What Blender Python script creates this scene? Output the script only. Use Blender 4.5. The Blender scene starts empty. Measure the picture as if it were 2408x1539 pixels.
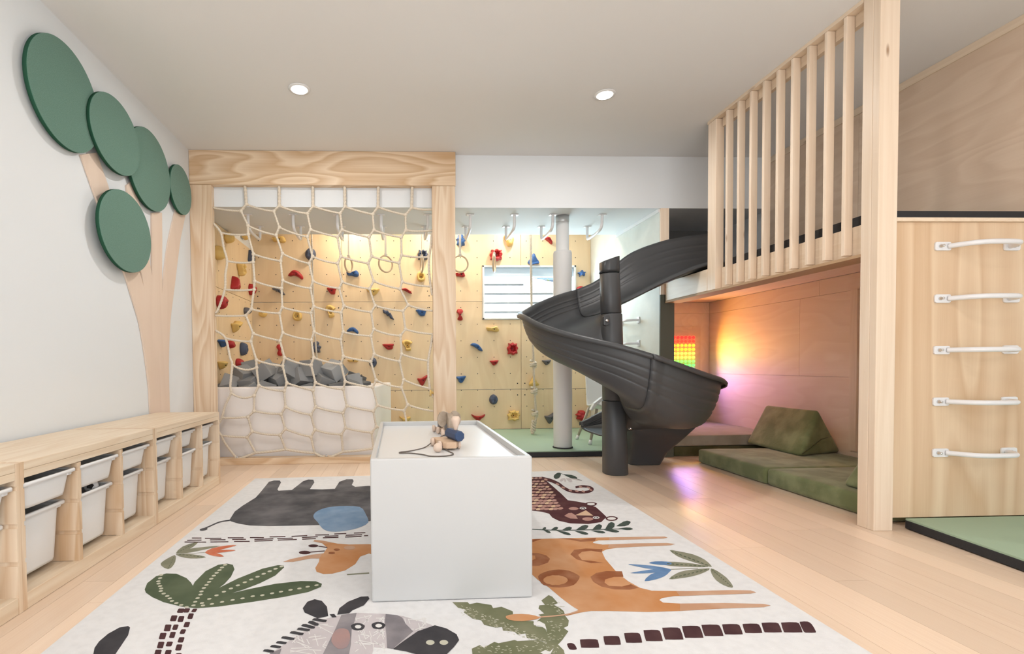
import bpy, bmesh, math, random
from mathutils import Vector, Matrix, noise as mnoise
R = math.radians
PI = math.pi
rnd = random.Random(7)
C = bpy.context.scene.collection
SC = bpy.context.scene

# ------------------------------------------------------------------ camera
CF, CX, CY, YAW, PITCH, ROLL, CH = 1173.67, 990.19, 887.62, .0382, -.0249, -.0085, .8448
def _axes():
    r = Vector((math.cos(YAW), -math.sin(YAW), 0)); f = Vector((math.sin(YAW), math.cos(YAW), 0)); u = Vector((0, 0, 1))
    cp, sp = math.cos(PITCH), math.sin(PITCH); f, u = f*cp+u*sp, -f*sp+u*cp
    cr, sr = math.cos(ROLL), math.sin(ROLL); r, u = r*cr+u*sr, -r*sr+u*cr
    return r, u, f
AR, AU, AF = _axes()
EYE = Vector((0, 0, CH))
cam_d = bpy.data.cameras.new('camera'); cam = bpy.data.objects.new('camera', cam_d); C.objects.link(cam)
cam_d.sensor_fit = 'HORIZONTAL'; cam_d.sensor_width = 36; cam_d.lens = CF/2408*36
cam_d.shift_x = (1204-CX)/2408; cam_d.shift_y = (CY-769.5)/2408
cam_d.clip_start = .02
M = Matrix.Identity(4)
for i in range(3):
    M[i][0], M[i][1], M[i][2], M[i][3] = AR[i], AU[i], -AF[i], EYE[i]
cam.matrix_world = M
SC.camera = cam

# points of the place measured from the photograph: the spot on a wall, floor or shelf plane that a sight line meets
def onp(px, py, ax, v):
    d = AR*((px-CX)/CF) - AU*((py-CY)/CF) + AF
    return EYE + d*((v-EYE[ax])/d[ax])
onX = lambda px, py, v: onp(px, py, 0, v)
onY = lambda px, py, v: onp(px, py, 1, v)
onZ = lambda px, py, v: onp(px, py, 2, v)

# ------------------------------------------------------------------ light
SC.view_settings.view_transform = 'Standard'
SC.view_settings.look = 'None'
SC.view_settings.gamma = 1
SC.view_settings.use_curve_mapping = False
SC.view_settings.exposure = 0.2
W = bpy.data.worlds.new('world'); SC.world = W; W.use_nodes = True
nt = W.node_tree
sky = nt.nodes.new('ShaderNodeTexSky'); sky.sky_type = 'HOSEK_WILKIE'; sky.turbidity = 4; sky.sun_direction = (-.3, .2, .9)
nt.links.new(sky.outputs[0], nt.nodes['Background'].inputs[0])
nt.nodes['Background'].inputs[1].default_value = 2.2

sl = bpy.data.lights.new('sun', 'SUN'); sl.energy = 9; sl.angle = R(1); sl.color = (1, .98, .95)
so = bpy.data.objects.new('sun', sl); so.rotation_euler = (R(38), 0, R(-12)); C.objects.link(so)

def area(name, loc, size, power, color, rot=(0, 0, 0), shape='DISK', sy=None, spread=PI):
    l = bpy.data.lights.new(name, 'AREA'); l.shape = shape; l.size = size
    if sy: l.size_y = sy
    l.energy = power; l.color = color; l.spread = spread
    o = bpy.data.objects.new(name, l); o.location = loc; o.rotation_euler = rot; C.objects.link(o)
    return o
WARM = (1, .86, .70); NEUT = (1, .97, .94)
DOWNLIGHTS = [(-.656, 3.352), (1.389, 3.373), (-.656, 1.0), (1.389, 1.0), (-.656, -1.4), (1.389, -1.4)]
for x, y in DOWNLIGHTS:
    area('downlight_lamp', (x, y, 2.640), .13, 9.5 if y > 3 else 6, NEUT)
for x in (-.55, .45, 1.35):
    area('alcove_lamp', (x, 5.66, 2.640), .10, 8, WARM)
# added ceiling fill lamp behind the viewer; daylight of the climbing wall window
area('rear_fill', (.7, -2.6, 1.0), 3.4, 100, (.90, .96, 1), (R(140), 0, 0), 'RECTANGLE', 2.1)
area('window_daylight', (1.55, 6.12, 1.70), 1.05, 26, (.62, .86, 1), (R(-90), 0, 0), 'RECTANGLE', .58)

# ------------------------------------------------------------------ helpers
def link(o): C.objects.link(o); return o
def tag(o, label=None, cat=None, group=None, kind=None):
    if label: o['label'] = label
    if cat: o['category'] = cat
    if group: o['group'] = group
    if kind: o['kind'] = kind
    return o
def thing(name, label, cat, loc=(0, 0, 0), group=None):
    o = link(bpy.data.objects.new(name, None)); o.location = loc; o.empty_display_size = .05
    return tag(o, label, cat, group)
def wloc(o):
    v = Vector((0, 0, 0))
    while o: v += Vector(o.location); o = o.parent
    return v
class MB:
    """collects shapes given in room coordinates into one bmesh"""
    def __init__(s): s.bm = bmesh.new(); s.mi = 0; s.mats = []
    def use(s, mat):
        if mat not in s.mats: s.mats.append(mat)
        s.mi = s.mats.index(mat); return s
    def face(s, vs, smooth=False):
        try: f = s.bm.faces.new(vs)
        except ValueError: return None
        f.material_index = s.mi; f.smooth = smooth; return f
    def box(s, x0, x1, y0, y1, z0, z1, mat=None, bev=0):
        co = [(x, y, z) for x in (x0, x1) for y in (y0, y1) for z in (z0, z1)]
        if mat is not None: co = [mat @ Vector(c) for c in co]
        v = [s.bm.verts.new(c) for c in co]
        fs = [s.face([v[i] for i in q]) for q in ((0, 1, 3, 2), (4, 6, 7, 5), (0, 4, 5, 1), (2, 3, 7, 6), (0, 2, 6, 4), (1, 5, 7, 3))]
        if bev:
            es = list({e for f in fs for e in f.edges})
            r = bmesh.ops.bevel(s.bm, geom=es, offset=bev, segments=2, affect='EDGES', profile=.6)
            for f in r['faces']: f.material_index = s.mi
        return s
    def loops(s, rings, cap=(True, True), smooth=True, close=True):
        vr = [[s.bm.verts.new(p) for p in r] for r in rings]
        n = len(vr[0])
        for a, b in zip(vr, vr[1:]):
            for i in range(n if close else n-1):
                j = (i+1) % n
                s.face([a[i], a[j], b[j], b[i]], smooth)
        if cap[0]: s.face(vr[0][::-1])
        if cap[1]: s.face(vr[-1])
        return s
    def tube(s, pts, r, n=8, cap=True, rfun=None):
        s.loops([[p + (a*math.cos(2*PI*k/n) + b*math.sin(2*PI*k/n))*(rfun(t) if rfun else r) for k in range(n)]
                 for p, a, b, t in frames(pts)], (cap, cap)); return s
    def cyl(s, c, axis, r, h, n=16, r2=None, smooth=True):
        axis = Vector(axis).normalized(); a = axis.orthogonal().normalized(); b = axis.cross(a); c = Vector(c)
        r2 = r if r2 is None else r2
        ring = lambda q, rr: [q + (a*math.cos(2*PI*k/n)+b*math.sin(2*PI*k/n))*rr for k in range(n)]
        s.loops([ring(c, r), ring(c+axis*h, r2)], smooth=smooth); return s
    def lathe(s, c, prof, n=20, axis=(0, 0, 1), cap=(True, True)):
        axis = Vector(axis).normalized(); a = axis.orthogonal().normalized(); b = axis.cross(a); c = Vector(c)
        s.loops([[c+axis*z+(a*math.cos(2*PI*k/n)+b*math.sin(2*PI*k/n))*max(r, 1e-4) for k in range(n)] for r, z in prof], cap); return s
    def prism(s, pts, vec):
        """polygon (list of 3d points) extruded by vec"""
        vec = Vector(vec); a = [s.bm.verts.new(p) for p in pts]; b = [s.bm.verts.new(Vector(p)+vec) for p in pts]
        n = len(pts); fs = [s.face(a[::-1]), s.face(b)]
        for i in range(n): s.face([a[i], a[(i+1) % n], b[(i+1) % n], b[i]])
        for f in s.bm.faces: f.normal_update()
        bmesh.ops.triangulate(s.bm, faces=[f for f in fs if f and len(f.verts) > 4])
        return s
    def poly(s, pts):
        f = s.face([s.bm.verts.new(p) for p in pts])
        if f: f.normal_update()
        if f and len(pts) > 4: bmesh.ops.triangulate(s.bm, faces=[f])
        return s
    def build(s, name, mat=None, parent=None, smooth=None, bevel=0, fix=True):
        if fix: bmesh.ops.recalc_face_normals(s.bm, faces=s.bm.faces)
        off = wloc(parent) if parent else Vector((0, 0, 0))
        if parent: bmesh.ops.translate(s.bm, verts=s.bm.verts, vec=-off)
        me = bpy.data.meshes.new(name); s.bm.to_mesh(me); s.bm.free()
        if smooth is not None:
            for p in me.polygons: p.use_smooth = smooth
        for m in (s.mats or [mat]): me.materials.append(m)
        o = link(bpy.data.objects.new(name, me))
        if parent: o.parent = parent
        if bevel:
            b = o.modifiers.new('bevel', 'BEVEL'); b.width = bevel; b.segments = 2; b.limit_method = 'ANGLE'; b.angle_limit = R(40)
        return o
    def solo(s, name, mat, label, cat, group=None, loc=None, **k):
        """a thing that is one mesh"""
        o = s.build(name, mat, **k); return tag(o, label, cat, group)
def struct(mb, name, mat, parent=None, **k):
    o = mb.build(name, mat, parent, **k)
    if not parent: o['kind'] = 'structure'
    return o
def frames(pts):
    pts = [Vector(p) for p in pts]; out = []; a = None; L = 0
    for i, p in enumerate(pts):
        t = (pts[min(i+1, len(pts)-1)] - pts[max(i-1, 0)])
        t = t.normalized() if t.length > 1e-9 else Vector((0, 0, 1))
        if i: L += (p-pts[i-1]).length
        a = t.orthogonal().normalized() if a is None else (a - t*a.dot(t)).normalized()
        out.append((p, a, t.cross(a), L))
    return out
def crom(pts, n, closed=False):
    pts = [Vector(p) for p in pts]; m = len(pts); out = []
    segs = m if closed else m-1
    for i in range(segs):
        g = (lambda k: pts[k % m]) if closed else (lambda k: pts[max(0, min(m-1, k))])
        p0, p1, p2, p3 = g(i-1), g(i), g(i+1), g(i+2)
        for k in range(n):
            t = k/n
            out.append(.5*((2*p1)+(p2-p0)*t+(2*p0-5*p1+4*p2-p3)*t*t+(3*p1-p0-3*p2+p3)*t**3))
    if not closed: out.append(pts[-1])
    return out
def rope(mb, pts, r, pitch=None, step=.006):
    """three-strand laid rope along pts"""
    pitch = pitch or r*7.0
    pts = [Vector(p) for p in pts]; d = [0]
    for a, b in zip(pts, pts[1:]): d.append(d[-1]+(b-a).length)
    n = max(3, int(d[-1]/step)); res = []; j = 0
    for k in range(n+1):
        s = d[-1]*k/n
        while j < len(d)-2 and d[j+1] < s: j += 1
        res.append(pts[j].lerp(pts[j+1], (s-d[j])/max(1e-9, d[j+1]-d[j])))
    rings = []
    for p, a, b, L in frames(res):
        w = 2*PI*L/pitch; ring = []
        for q in range(12):
            ph = 2*PI*q/12
            rr = r*(.74+.30*abs(math.cos(1.5*ph))**.8)
            ring.append(p+(a*math.cos(ph+w)+b*math.sin(ph+w))*rr)
        rings.append(ring)
    mb.loops(rings); return mb
def rrect(w, d, r, n=3):
    out = []
    for sx, sy, a0 in ((1, 1, 0), (-1, 1, 90), (-1, -1, 180), (1, -1, 270)):
        for k in range(n+1):
            a = R(a0+90*k/n); out.append((sx*(w/2-r)+r*math.cos(a), sy*(d/2-r)+r*math.sin(a)))
    return out

# ------------------------------------------------------------------ materials
MATS = {}
def mat(name, col, rough=.5, spec=.5, metal=0, bump=None, mott=None, sheen=0, emis=None, alpha=None, rand=0):
    m = bpy.data.materials.new(name); m.use_nodes = True; nt = m.node_tree; N, Lk = nt.nodes, nt.links
    b = N['Principled BSDF']; b.inputs['Base Color'].default_value = (*col, 1); b.inputs['Roughness'].default_value = rough
    b.inputs['Specular IOR Level'].default_value = spec; b.inputs['Metallic'].default_value = metal
    if sheen: b.inputs['Sheen Weight'].default_value = sheen
    src = None
    if mott or bump or rand: tc = N.new('ShaderNodeTexCoord')
    if mott:                               # (scale, second colour, contrast lo, hi)
        n = N.new('ShaderNodeTexNoise'); n.inputs['Scale'].default_value = mott[0]; n.inputs['Detail'].default_value = 4
        Lk.new(tc.outputs['Object'], n.inputs['Vector'])
        r = N.new('ShaderNodeMapRange'); r.inputs[1].default_value = mott[2]; r.inputs[2].default_value = mott[3]; Lk.new(n.outputs['Fac'], r.inputs[0])
        x = N.new('ShaderNodeMix'); x.data_type = 'RGBA'; x.inputs[6].default_value = (*col, 1); x.inputs[7].default_value = (*mott[1], 1)
        Lk.new(r.outputs[0], x.inputs[0]); src = x.outputs[2]
    if rand:
        oi = N.new('ShaderNodeObjectInfo'); mr = N.new('ShaderNodeMapRange'); mr.inputs[3].default_value = 1-rand; mr.inputs[4].default_value = 1+rand
        Lk.new(oi.outputs['Random'], mr.inputs[0]); h = N.new('ShaderNodeHueSaturation'); Lk.new(mr.outputs[0], h.inputs['Value'])
        if src: Lk.new(src, h.inputs['Color'])
        else: h.inputs['Color'].default_value = (*col, 1)
        src = h.outputs[0]
    if src: Lk.new(src, b.inputs['Base Color'])
    if bump:                               # (scale, strength)
        n = N.new('ShaderNodeTexNoise'); n.inputs['Scale'].default_value = bump[0]; n.inputs['Detail'].default_value = 3
        Lk.new(tc.outputs['Object'], n.inputs['Vector'])
        p = N.new('ShaderNodeBump'); p.inputs['Strength'].default_value = bump[1]; p.inputs['Distance'].default_value = .004
        Lk.new(n.outputs['Fac'], p.inputs['Height']); Lk.new(p.outputs[0], b.inputs['Normal'])
    if emis:
        b.inputs['Emission Color'].default_value = (*emis[0], 1); b.inputs['Emission Strength'].default_value = emis[1]
    MATS[name] = m
    return m
def wood(name, light, dark, axis='z', fig=.5, rings=9, across=5, along=.5, rough=.42, knots=0, rand=.05, fib=.22, face=None):
    m = bpy.data.materials.new(name); m.use_nodes = True; nt = m.node_tree; N, Lk = nt.nodes, nt.links
    b = N['Principled BSDF']; b.inputs['Roughness'].default_value = rough; b.inputs['Specular IOR Level'].default_value = .35
    tc = N.new('ShaderNodeTexCoord'); oi = N.new('ShaderNodeObjectInfo')
    off = N.new('ShaderNodeVectorMath'); off.operation = 'SCALE'; off.inputs[0].default_value = (7.3, 11.1, 5.7); Lk.new(oi.outputs['Random'], off.inputs['Scale'])
    add = N.new('ShaderNodeVectorMath'); Lk.new(tc.outputs['Object'], add.inputs[0]); Lk.new(off.outputs[0], add.inputs[1])
    def mp(al, ac):
        q = N.new('ShaderNodeMapping'); q.inputs['Scale'].default_value = tuple(al if c == axis else ac for c in 'xyz'); Lk.new(add.outputs[0], q.inputs['Vector']); return q
    m1 = mp(along, across)
    n1 = N.new('ShaderNodeTexNoise'); n1.inputs['Scale'].default_value = 1; n1.inputs['Detail'].default_value = 1.5; n1.inputs['Roughness'].default_value = .35; Lk.new(m1.outputs[0], n1.inputs['Vector'])
    mu = N.new('ShaderNodeMath'); mu.operation = 'MULTIPLY'; mu.inputs[1].default_value = rings; Lk.new(n1.outputs['Fac'], mu.inputs[0])
    fr = N.new('ShaderNodeMath'); fr.operation = 'FRACT'; Lk.new(mu.outputs[0], fr.inputs[0])
    cr = N.new('ShaderNodeValToRGB'); e = cr.color_ramp.elements
    e[0].position = 0; e[0].color = (0, 0, 0, 1); e[1].position = .78; e[1].color = (1, 1, 1, 1); q = e.new(1); q.color = (0, 0, 0, 1)
    Lk.new(fr.outputs[0], cr.inputs[0])
    m2 = mp(3, 110); n2 = N.new('ShaderNodeTexNoise'); n2.inputs['Scale'].default_value = 1; n2.inputs['Detail'].default_value = 2; Lk.new(m2.outputs[0], n2.inputs['Vector'])
    m3 = mp(.7, 2.2); n3 = N.new('ShaderNodeTexNoise'); n3.inputs['Scale'].default_value = 1; n3.inputs['Detail'].default_value = 2; Lk.new(m3.outputs[0], n3.inputs['Vector'])
    def mul(o, k):
        z = N.new('ShaderNodeMath'); z.operation = 'MULTIPLY'; z.inputs[1].default_value = k; Lk.new(o, z.inputs[0]); return z.outputs[0]
    def plus(o, p):
        z = N.new('ShaderNodeMath'); z.use_clamp = True; Lk.new(o, z.inputs[0]); Lk.new(p, z.inputs[1]); return z.outputs[0]
    def rng(o, lo, hi):
        z = N.new('ShaderNodeMapRange'); z.inputs[1].default_value = lo; z.inputs[2].default_value = hi; Lk.new(o, z.inputs[0]); return z.outputs[0]
    fac = plus(plus(mul(cr.outputs[0], fig), mul(rng(n2.outputs['Fac'], .35, .75), fib)), mul(rng(n3.outputs['Fac'], .45, .75), fig*.5))
    x = N.new('ShaderNodeMix'); x.data_type = 'RGBA'; x.inputs[6].default_value = (*light, 1); x.inputs[7].default_value = (*dark, 1); Lk.new(fac, x.inputs[0])
    col = x.outputs[2]
    if knots:
        mk = mp(2.6*knots, 9*knots); v = N.new('ShaderNodeTexVoronoi'); v.inputs['Scale'].default_value = 1; Lk.new(mk.outputs[0], v.inputs['Vector'])
        k = rng(v.outputs['Distance'], .13, .05)
        sep = N.new('ShaderNodeSeparateColor'); Lk.new(v.outputs['Color'], sep.inputs[0])
        g = N.new('ShaderNodeMath'); g.operation = 'GREATER_THAN'; g.inputs[1].default_value = .35; Lk.new(sep.outputs[0], g.inputs[0])
        kk = N.new('ShaderNodeMath'); kk.operation = 'MULTIPLY'; Lk.new(k, kk.inputs[0]); Lk.new(g.outputs[0], kk.inputs[1])
        y = N.new('ShaderNodeMix'); y.data_type = 'RGBA'; y.inputs[7].default_value = (.30, .15, .06, 1); Lk.new(mul(kk.outputs[0], .8), y.inputs[0]); Lk.new(col, y.inputs[6]); col = y.outputs[2]
    mr = N.new('ShaderNodeMapRange'); mr.inputs[3].default_value = 1-rand; mr.inputs[4].default_value = 1+rand; Lk.new(oi.outputs['Random'], mr.inputs[0])
    h = N.new('ShaderNodeHueSaturation'); Lk.new(mr.outputs[0], h.inputs['Value']); Lk.new(col, h.inputs['Color'])
    Lk.new(h.outputs[0], b.inputs['Base Color'])
    p = N.new('ShaderNodeBump'); p.inputs['Strength'].default_value = .08; p.inputs['Distance'].default_value = .002; Lk.new(fac, p.inputs['Height']); Lk.new(p.outputs[0], b.inputs['Normal'])
    MATS[name] = m
    return m
PAINT = mat('white_wall_paint', (.815, .835, .85), .75, .3, bump=(220, .05))
CEILP = mat('ceiling_paint', (.86, .845, .825), .85, .2, bump=(200, .06))
FLOORW = wood('maple_floor', (.89, .70, .54), (.76, .54, .38), 'y', .22, 6, 9, .35, .32, 0, .10, .25)
PINEX = wood('pine_x', (.87, .69, .50), (.62, .40, .22), 'x', .75, 9, 6, .9, .45, 0, .03)
PINEZ = wood('pine_z', (.87, .71, .54), (.66, .44, .26), 'z', .62, 9, 7, .6, .45, 0, .03)
PINEY = wood('pine_y', (.88, .74, .57), (.73, .54, .36), 'y', .45, 8, 8, .6, .45, 0, .03)
SPRUCEZ = wood('knotty_spruce_z', (.93, .77, .61), (.78, .59, .42), 'z', .30, 8, 8, .5, .42, 1.25, .05)
SPRUCEY = wood('knotty_spruce_y', (.91, .75, .58), (.76, .57, .39), 'y', .30, 8, 8, .5, .42, .8, .05)
BIRCH = wood('birch_plywood', (.85, .67, .44), (.74, .54, .32), 'z', .30, 7, 3.2, .8, .4, 0, .02, .15)
BIRCHX = wood('maple_plywood_y', (.80, .63, .48), (.67, .49, .35), 'y', .42, 9, 4.5, 1.0, .5, 0, .02, .15)
NOOKPLY = wood('nook_plywood_lit_y', (.90, .74, .59), (.80, .61, .46), 'y', .40, 8, 4, 1.0, .5, 0, .015, .15)  # lighter copy of the maple plywood, brighter nook light put into the colour
PANELZ = wood('maple_plywood_z', (.85, .65, .45), (.62, .39, .22), 'z', .55, 7, 3.5, .35, .38, 0, .03, .12)
PALEPLY = wood('pale_plywood', (.84, .68, .56), (.75, .58, .46), 'z', .30, 7, 4, .5, .5, 0, .02, .15)
PLYEDGE = mat('plywood_edge', (.50, .32, .18), .7)
PLYWHITE = mat('whitewashed_plywood', (.74, .76, .70), .55, .3, mott=(6, (.68, .70, .64), .4, .7))
FELT = mat('green_felt', (.095, .20, .15), .95, .1, mott=(240, (.14, .27, .21), .35, .7), bump=(400, .25), sheen=.3)
FELTEDGE = mat('green_felt_edge', (.03, .10, .06), .95, .1)
CHAR = mat('charcoal_plastic', (.062, .063, .066), .40, .5, bump=(500, .10))
CHARSM = mat('charcoal_plastic_smooth', (.048, .050, .054), .28, .5)
STEEL = mat('bolt_steel', (.75, .75, .76), .25, .5, 1)
WHITEMETAL = mat('white_powder_coat', (.86, .85, .86), .3)
GREYMETAL = mat('galvanised_pipe', (.55, .56, .56), .35, .5, .6)
VINYL = mat('white_vinyl', (.90, .85, .82), .42, bump=(9, .12))
PADDING = mat('grey_white_padding', (.72, .71, .70), .6, bump=(12, .25))
ROPEM = mat('cream_rope', (.78, .68, .55), .85, .2, bump=(300, .3))
FOAMGREY = mat('grey_foam', (.30, .30, .30), .95, .1, rand=.5)
FOAMBLACK = mat('black_rubber', (.035, .035, .038), .7, .3, bump=(150, .2))
MATGREEN = mat('sage_mat', (.38, .51, .37), .6, .4, bump=(160, .08))
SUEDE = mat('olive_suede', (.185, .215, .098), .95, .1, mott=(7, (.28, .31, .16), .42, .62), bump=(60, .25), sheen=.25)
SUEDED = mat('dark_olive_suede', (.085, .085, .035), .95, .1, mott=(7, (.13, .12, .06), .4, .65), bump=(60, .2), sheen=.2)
SUEDEG = mat('taupe_suede', (.40, .37, .30), .95, .1, mott=(7, (.33, .30, .23), .4, .65), bump=(60, .2), sheen=.2)
BINM = mat('white_bin_plastic', (.88, .88, .88), .35)
TABLEW = mat('white_melamine', (.58, .575, .565), .35)
DARKG = mat('loft_grey', (.21, .20, .19), .9, .1)  # one even grey over the loft back wall
SHADEPOST = mat('shaded_board_end', (.13, .135, .10), .6)  # lower partition end: its shade and green tint are put into the colour
BLACK = mat('hole_black', (.02, .017, .015), .8)
REDH = mat('red_resin', (.43, .018, .022), .5, bump=(70, .25))
BLUEH = mat('blue_resin', (.035, .12, .34), .5, bump=(70, .25))
YELH = mat('yellow_resin', (.80, .55, .18), .5, bump=(70, .25))
GREYH = mat('grey_resin', (.13, .13, .15), .55, bump=(70, .25))
NAVYH = mat('dusky_blue_resin', (.07, .09, .15), .55, bump=(70, .25))
TOYWOOD = wood('toy_beech', (.72, .50, .34), (.60, .38, .24), 'y', .2, 6, 20, 4, .45)
TOYPALE = mat('toy_pale_wood', (.76, .58, .46), .5)
TOYBLUE = mat('toy_blue', (.03, .06, .14), .5)
TOYGREY = mat('toy_grey', (.20, .19, .19), .55)
TOYTAUPE = mat('toy_taupe', (.42, .33, .25), .6, mott=(25, (.33, .25, .18), .4, .6))
CORDM = mat('grey_brown_cord', (.16, .13, .11), .8)
FRAMEW = mat('white_window_frame', (.82, .84, .85), .4)
SIDING = mat('white_house_siding', (.82, .82, .80), .6)
LEAFM = mat('hedge_leaves', (.12, .20, .08), .8)
LENS = mat('lamp_lens', (1, 1, 1), .4, emis=((1, .95, .9), 14))
TRIMW = mat('white_trim', (.85, .84, .83), .5)
glass = bpy.data.materials.new('window_glass'); glass.use_nodes = True
_n = glass.node_tree; _n.nodes.remove(_n.nodes['Principled BSDF'])
_t = _n.nodes.new('ShaderNodeBsdfTransparent'); _g = _n.nodes.new('ShaderNodeBsdfGlossy'); _g.inputs['Roughness'].default_value = .02; _m = _n.nodes.new('ShaderNodeMixShader'); _m.inputs[0].default_value = .06
_n.links.new(_t.outputs[0], _m.inputs[1]); _n.links.new(_g.outputs[0], _m.inputs[2]); _n.links.new(_m.outputs[0], _n.nodes['Material Output'].inputs[0])

# ------------------------------------------------------------------ room shell
XL, XR, ZC, YW, YB, YS = -1.7727, 3.31, 2.665, 4.37, 6.0, 5.27
ZS = 2.2126
XQ, YQ = 3.46, 5.485          # the reading nook goes deeper than the loft above it
YREAR = -3.2
floor = struct(MB().box(XL-.1, XR+.3, YREAR-.1, YB+.1, -.12, -.014), 'floor', mat('subfloor', (.25, .17, .11), .9))
unit = bpy.data.meshes.new('plank')
bmx = bmesh.new(); bmesh.ops.create_cube(bmx, size=1)
bmesh.ops.bevel(bmx, geom=[e for e in bmx.edges if all(v.co.z > 0 for v in e.verts)], offset=.004, segments=1, affect='EDGES')
bmx.to_mesh(unit); bmx.free(); unit.materials.append(FLOORW)
pw = .127; x = XL+pw/2; col_i = 0
while x < XQ:
    y = YREAR + rnd.uniform(-1.4, 0)
    while y < 4.42:
        L = rnd.uniform(1.0, 2.1); y0, y1 = max(y, YREAR), min(y+L, 4.44)
        x0, x1 = x-pw/2, min(x+pw/2, XQ if y0 > 2.42 else XR)
        if y1 > .4 and y1-y0 > .02 and x1-x0 > .01:
            o = link(bpy.data.objects.new('plank', unit)); o.parent = floor
            o.location = ((x0+x1)/2, (y0+y1)/2, -.007); o.scale = (x1-x0-.0012, y1-y0-.0015, .014)
        y += L
    x += pw; col_i += 1
# plain boards behind the viewer and under the mats
struct(MB().box(XL, XR, YREAR, .5, -.014, -.001), 'floorboards', FLOORW, floor)
struct(MB().box(XL, XR, 4.445, YB, -.014, -.0015), 'floorboards', FLOORW, floor)
struct(MB().box(XL-.1, XR+.1, YREAR-.1, YB+.1, ZC, ZC+.1), 'ceiling', CEILP)
struct(MB().box(XL-.1, XL, YREAR, YB+.1, -.014, ZC), 'wall_left', PAINT)
struct(MB().box(XR, XR+.30, YREAR, 2.42, -.014, ZC).box(XR, XR+.30, 2.42, YB+.1, 1.54, ZC).box(XQ, XR+.30, 2.42, YB+.1, -.014, 1.54), 'wall_right', PAINT)
m = MB()
m.box(XL, -1.0, YREAR-.1, YREAR, 0, ZC).box(2.4, XR, YREAR-.1, YREAR, 0, ZC).box(-1.0, 2.4, YREAR-.1, YREAR, 2.4, ZC).box(-1.0, 2.4, YREAR-.1, YREAR, 0, .3)
struct(m, 'wall_rear', PAINT)
struct(MB().box(XL, XR, YW, YS, ZS, ZC), 'wall_soffit', PAINT)
# window in the climbing wall
WX0, WX1, WZ0, WZ1 = .977, 2.115, 1.383, 2.032
m = MB(); YK = YB+.02
m.box(XL, WX0, YK, YK+.12, 0, ZC).box(WX1, XR, YK, YK+.12, 0, ZC).box(WX0, WX1, YK, YK+.12, WZ1, ZC).box(WX0, WX1, YK, YK+.12, 0, WZ0)
wall_back = struct(m, 'wall_back', PAINT)
win = tag(thing('window_1', None, None, (1.55, YB, 1.7)), kind='structure')
m = MB(); t = .022
m.box(WX0, WX0+t, YB-.016, YB+.14, WZ0, WZ1).box(WX1-t, WX1, YB-.016, YB+.14, WZ0, WZ1).box(WX0, WX1, YB-.016, YB+.14, WZ1-t, WZ1).box(WX0, WX1, YB-.016, YB+.14, WZ0, WZ0+t)
m.build('window_frame', FRAMEW, win, bevel=.003)
MB().box(WX0+t, WX1-t, YB+.10, YB+.105, WZ0+t, WZ1-t).build('pane', glass, win)
mb_ = MB().box(WX0+t, WX1-t, YB+.02, YB+.085, WZ1-.125, WZ1-t-.002); mb_.build('blind_cassette', mat('blind_blue_lit', (.62, .74, .86), .5), win, bevel=.006)  # blue light on the cassette is put into its colour
MB().box(WX0+t, WX1-t, YB+.015, YB+.03, WZ1-.14, WZ1-.127).build('blind_rail', FRAMEW, win, bevel=.003)
# climbing wall boards (each ply sheet is a piece)
VX = [XL, -.702, .379, 1.444, 2.30]; VZ = [.056, .539, 1.601, ZC]
G = .0022
def sheet(pts, parent, name='plywood_panel', vec=(0, .018, 0)):
    return MB().prism(pts, vec).build(name, BIRCH, parent)
for i in range(4):
    for j in range(3):
        x0, x1, z0, z1 = VX[i]+G, VX[i+1]-G, VZ[j]+G, VZ[j+1]-G
        p = [(x0, z0), (x1, z0), (x1, z1), (x0, z1)]
        if i == 2 and j == 1: p = [(x0, z0), (x1, z0), (x1, WZ0-G), (WX0-G, WZ0-G), (WX0-G, z1), (x0, z1)]
        if i == 2 and j == 2: p = [(x0, z0), (WX0-G, z0), (WX0-G, WZ1+G), (x1, WZ1+G), (x1, z1), (x0, z1)]
        if i == 3 and j == 1: p = [(x0, z0), (x1, z0), (x1, z1), (WX1+G, z1), (WX1+G, WZ0-G), (x0, WZ0-G)]
        if i == 3 and j == 2: p = [(WX1+G, z0), (x1, z0), (x1, z1), (x0, z1), (x0, WZ1+G), (WX1+G, WZ1+G)]
        sheet([(a, YB, b) for a, b in p], wall_back)
# threaded holes drilled on a grid
m = MB(); h0 = onY(1121.4, 567, YB)
for i in range(-20, 9):
    for j in range(-10, 5):
        a, b = h0.x+i*.1995, h0.z+j*.1995
        if XL+.05 < a < 2.27 and .1 < b < 2.6 and not (WX0-.03 < a < WX1+.03 and WZ0-.03 < b < WZ1+.03):
            m.cyl((a, YB-.0012, b), (0, 1, 0), .0055, .002, 8)
for xs in VX[1:4]+[XL+.03, 2.29]:
    for zs in (.539, 1.601):
        for dx in (-.045, .045):
            for dz in (-.07, .07):
                a, b = xs+dx, zs+dz
                if XL < a < 2.29 and not (WX0-.03 < a < WX1+.03 and WZ0-.03 < b < WZ1+.03): m.cyl((a, YB-.0012, b), (0, 1, 0), .0075, .002, 8)
o = m.build('bolt_holes', BLACK, wall_back); o['kind'] = 'stuff'
wall_alcove = struct(MB().box(XL, XL+.004, YW+.02, YB, 0, ZS), 'wall_alcove', PAINT)
YV = [4.40, 4.88, 5.96]
for j in range(3):
    for i in range(2):
        z1 = min(VZ[j+1], ZS) if i == 0 else VZ[j+1]
        y0, y1 = YV[i]+G, YV[i+1]-G
        z0, z1 = VZ[j]+G, (ZS if j == 2 else VZ[j+1])-G
        MB().box(XL+.004, XL+.018, y0, y1, z0, z1).build('plywood_panel', BIRCH, wall_alcove)
m = MB()
for i in range(8):
    for j in range(12):
        m.cyl((XL+.0182, 4.5+i*.1995, .2+j*.1995-.03), (1, 0, 0), .0055, .001, 8)
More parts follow.
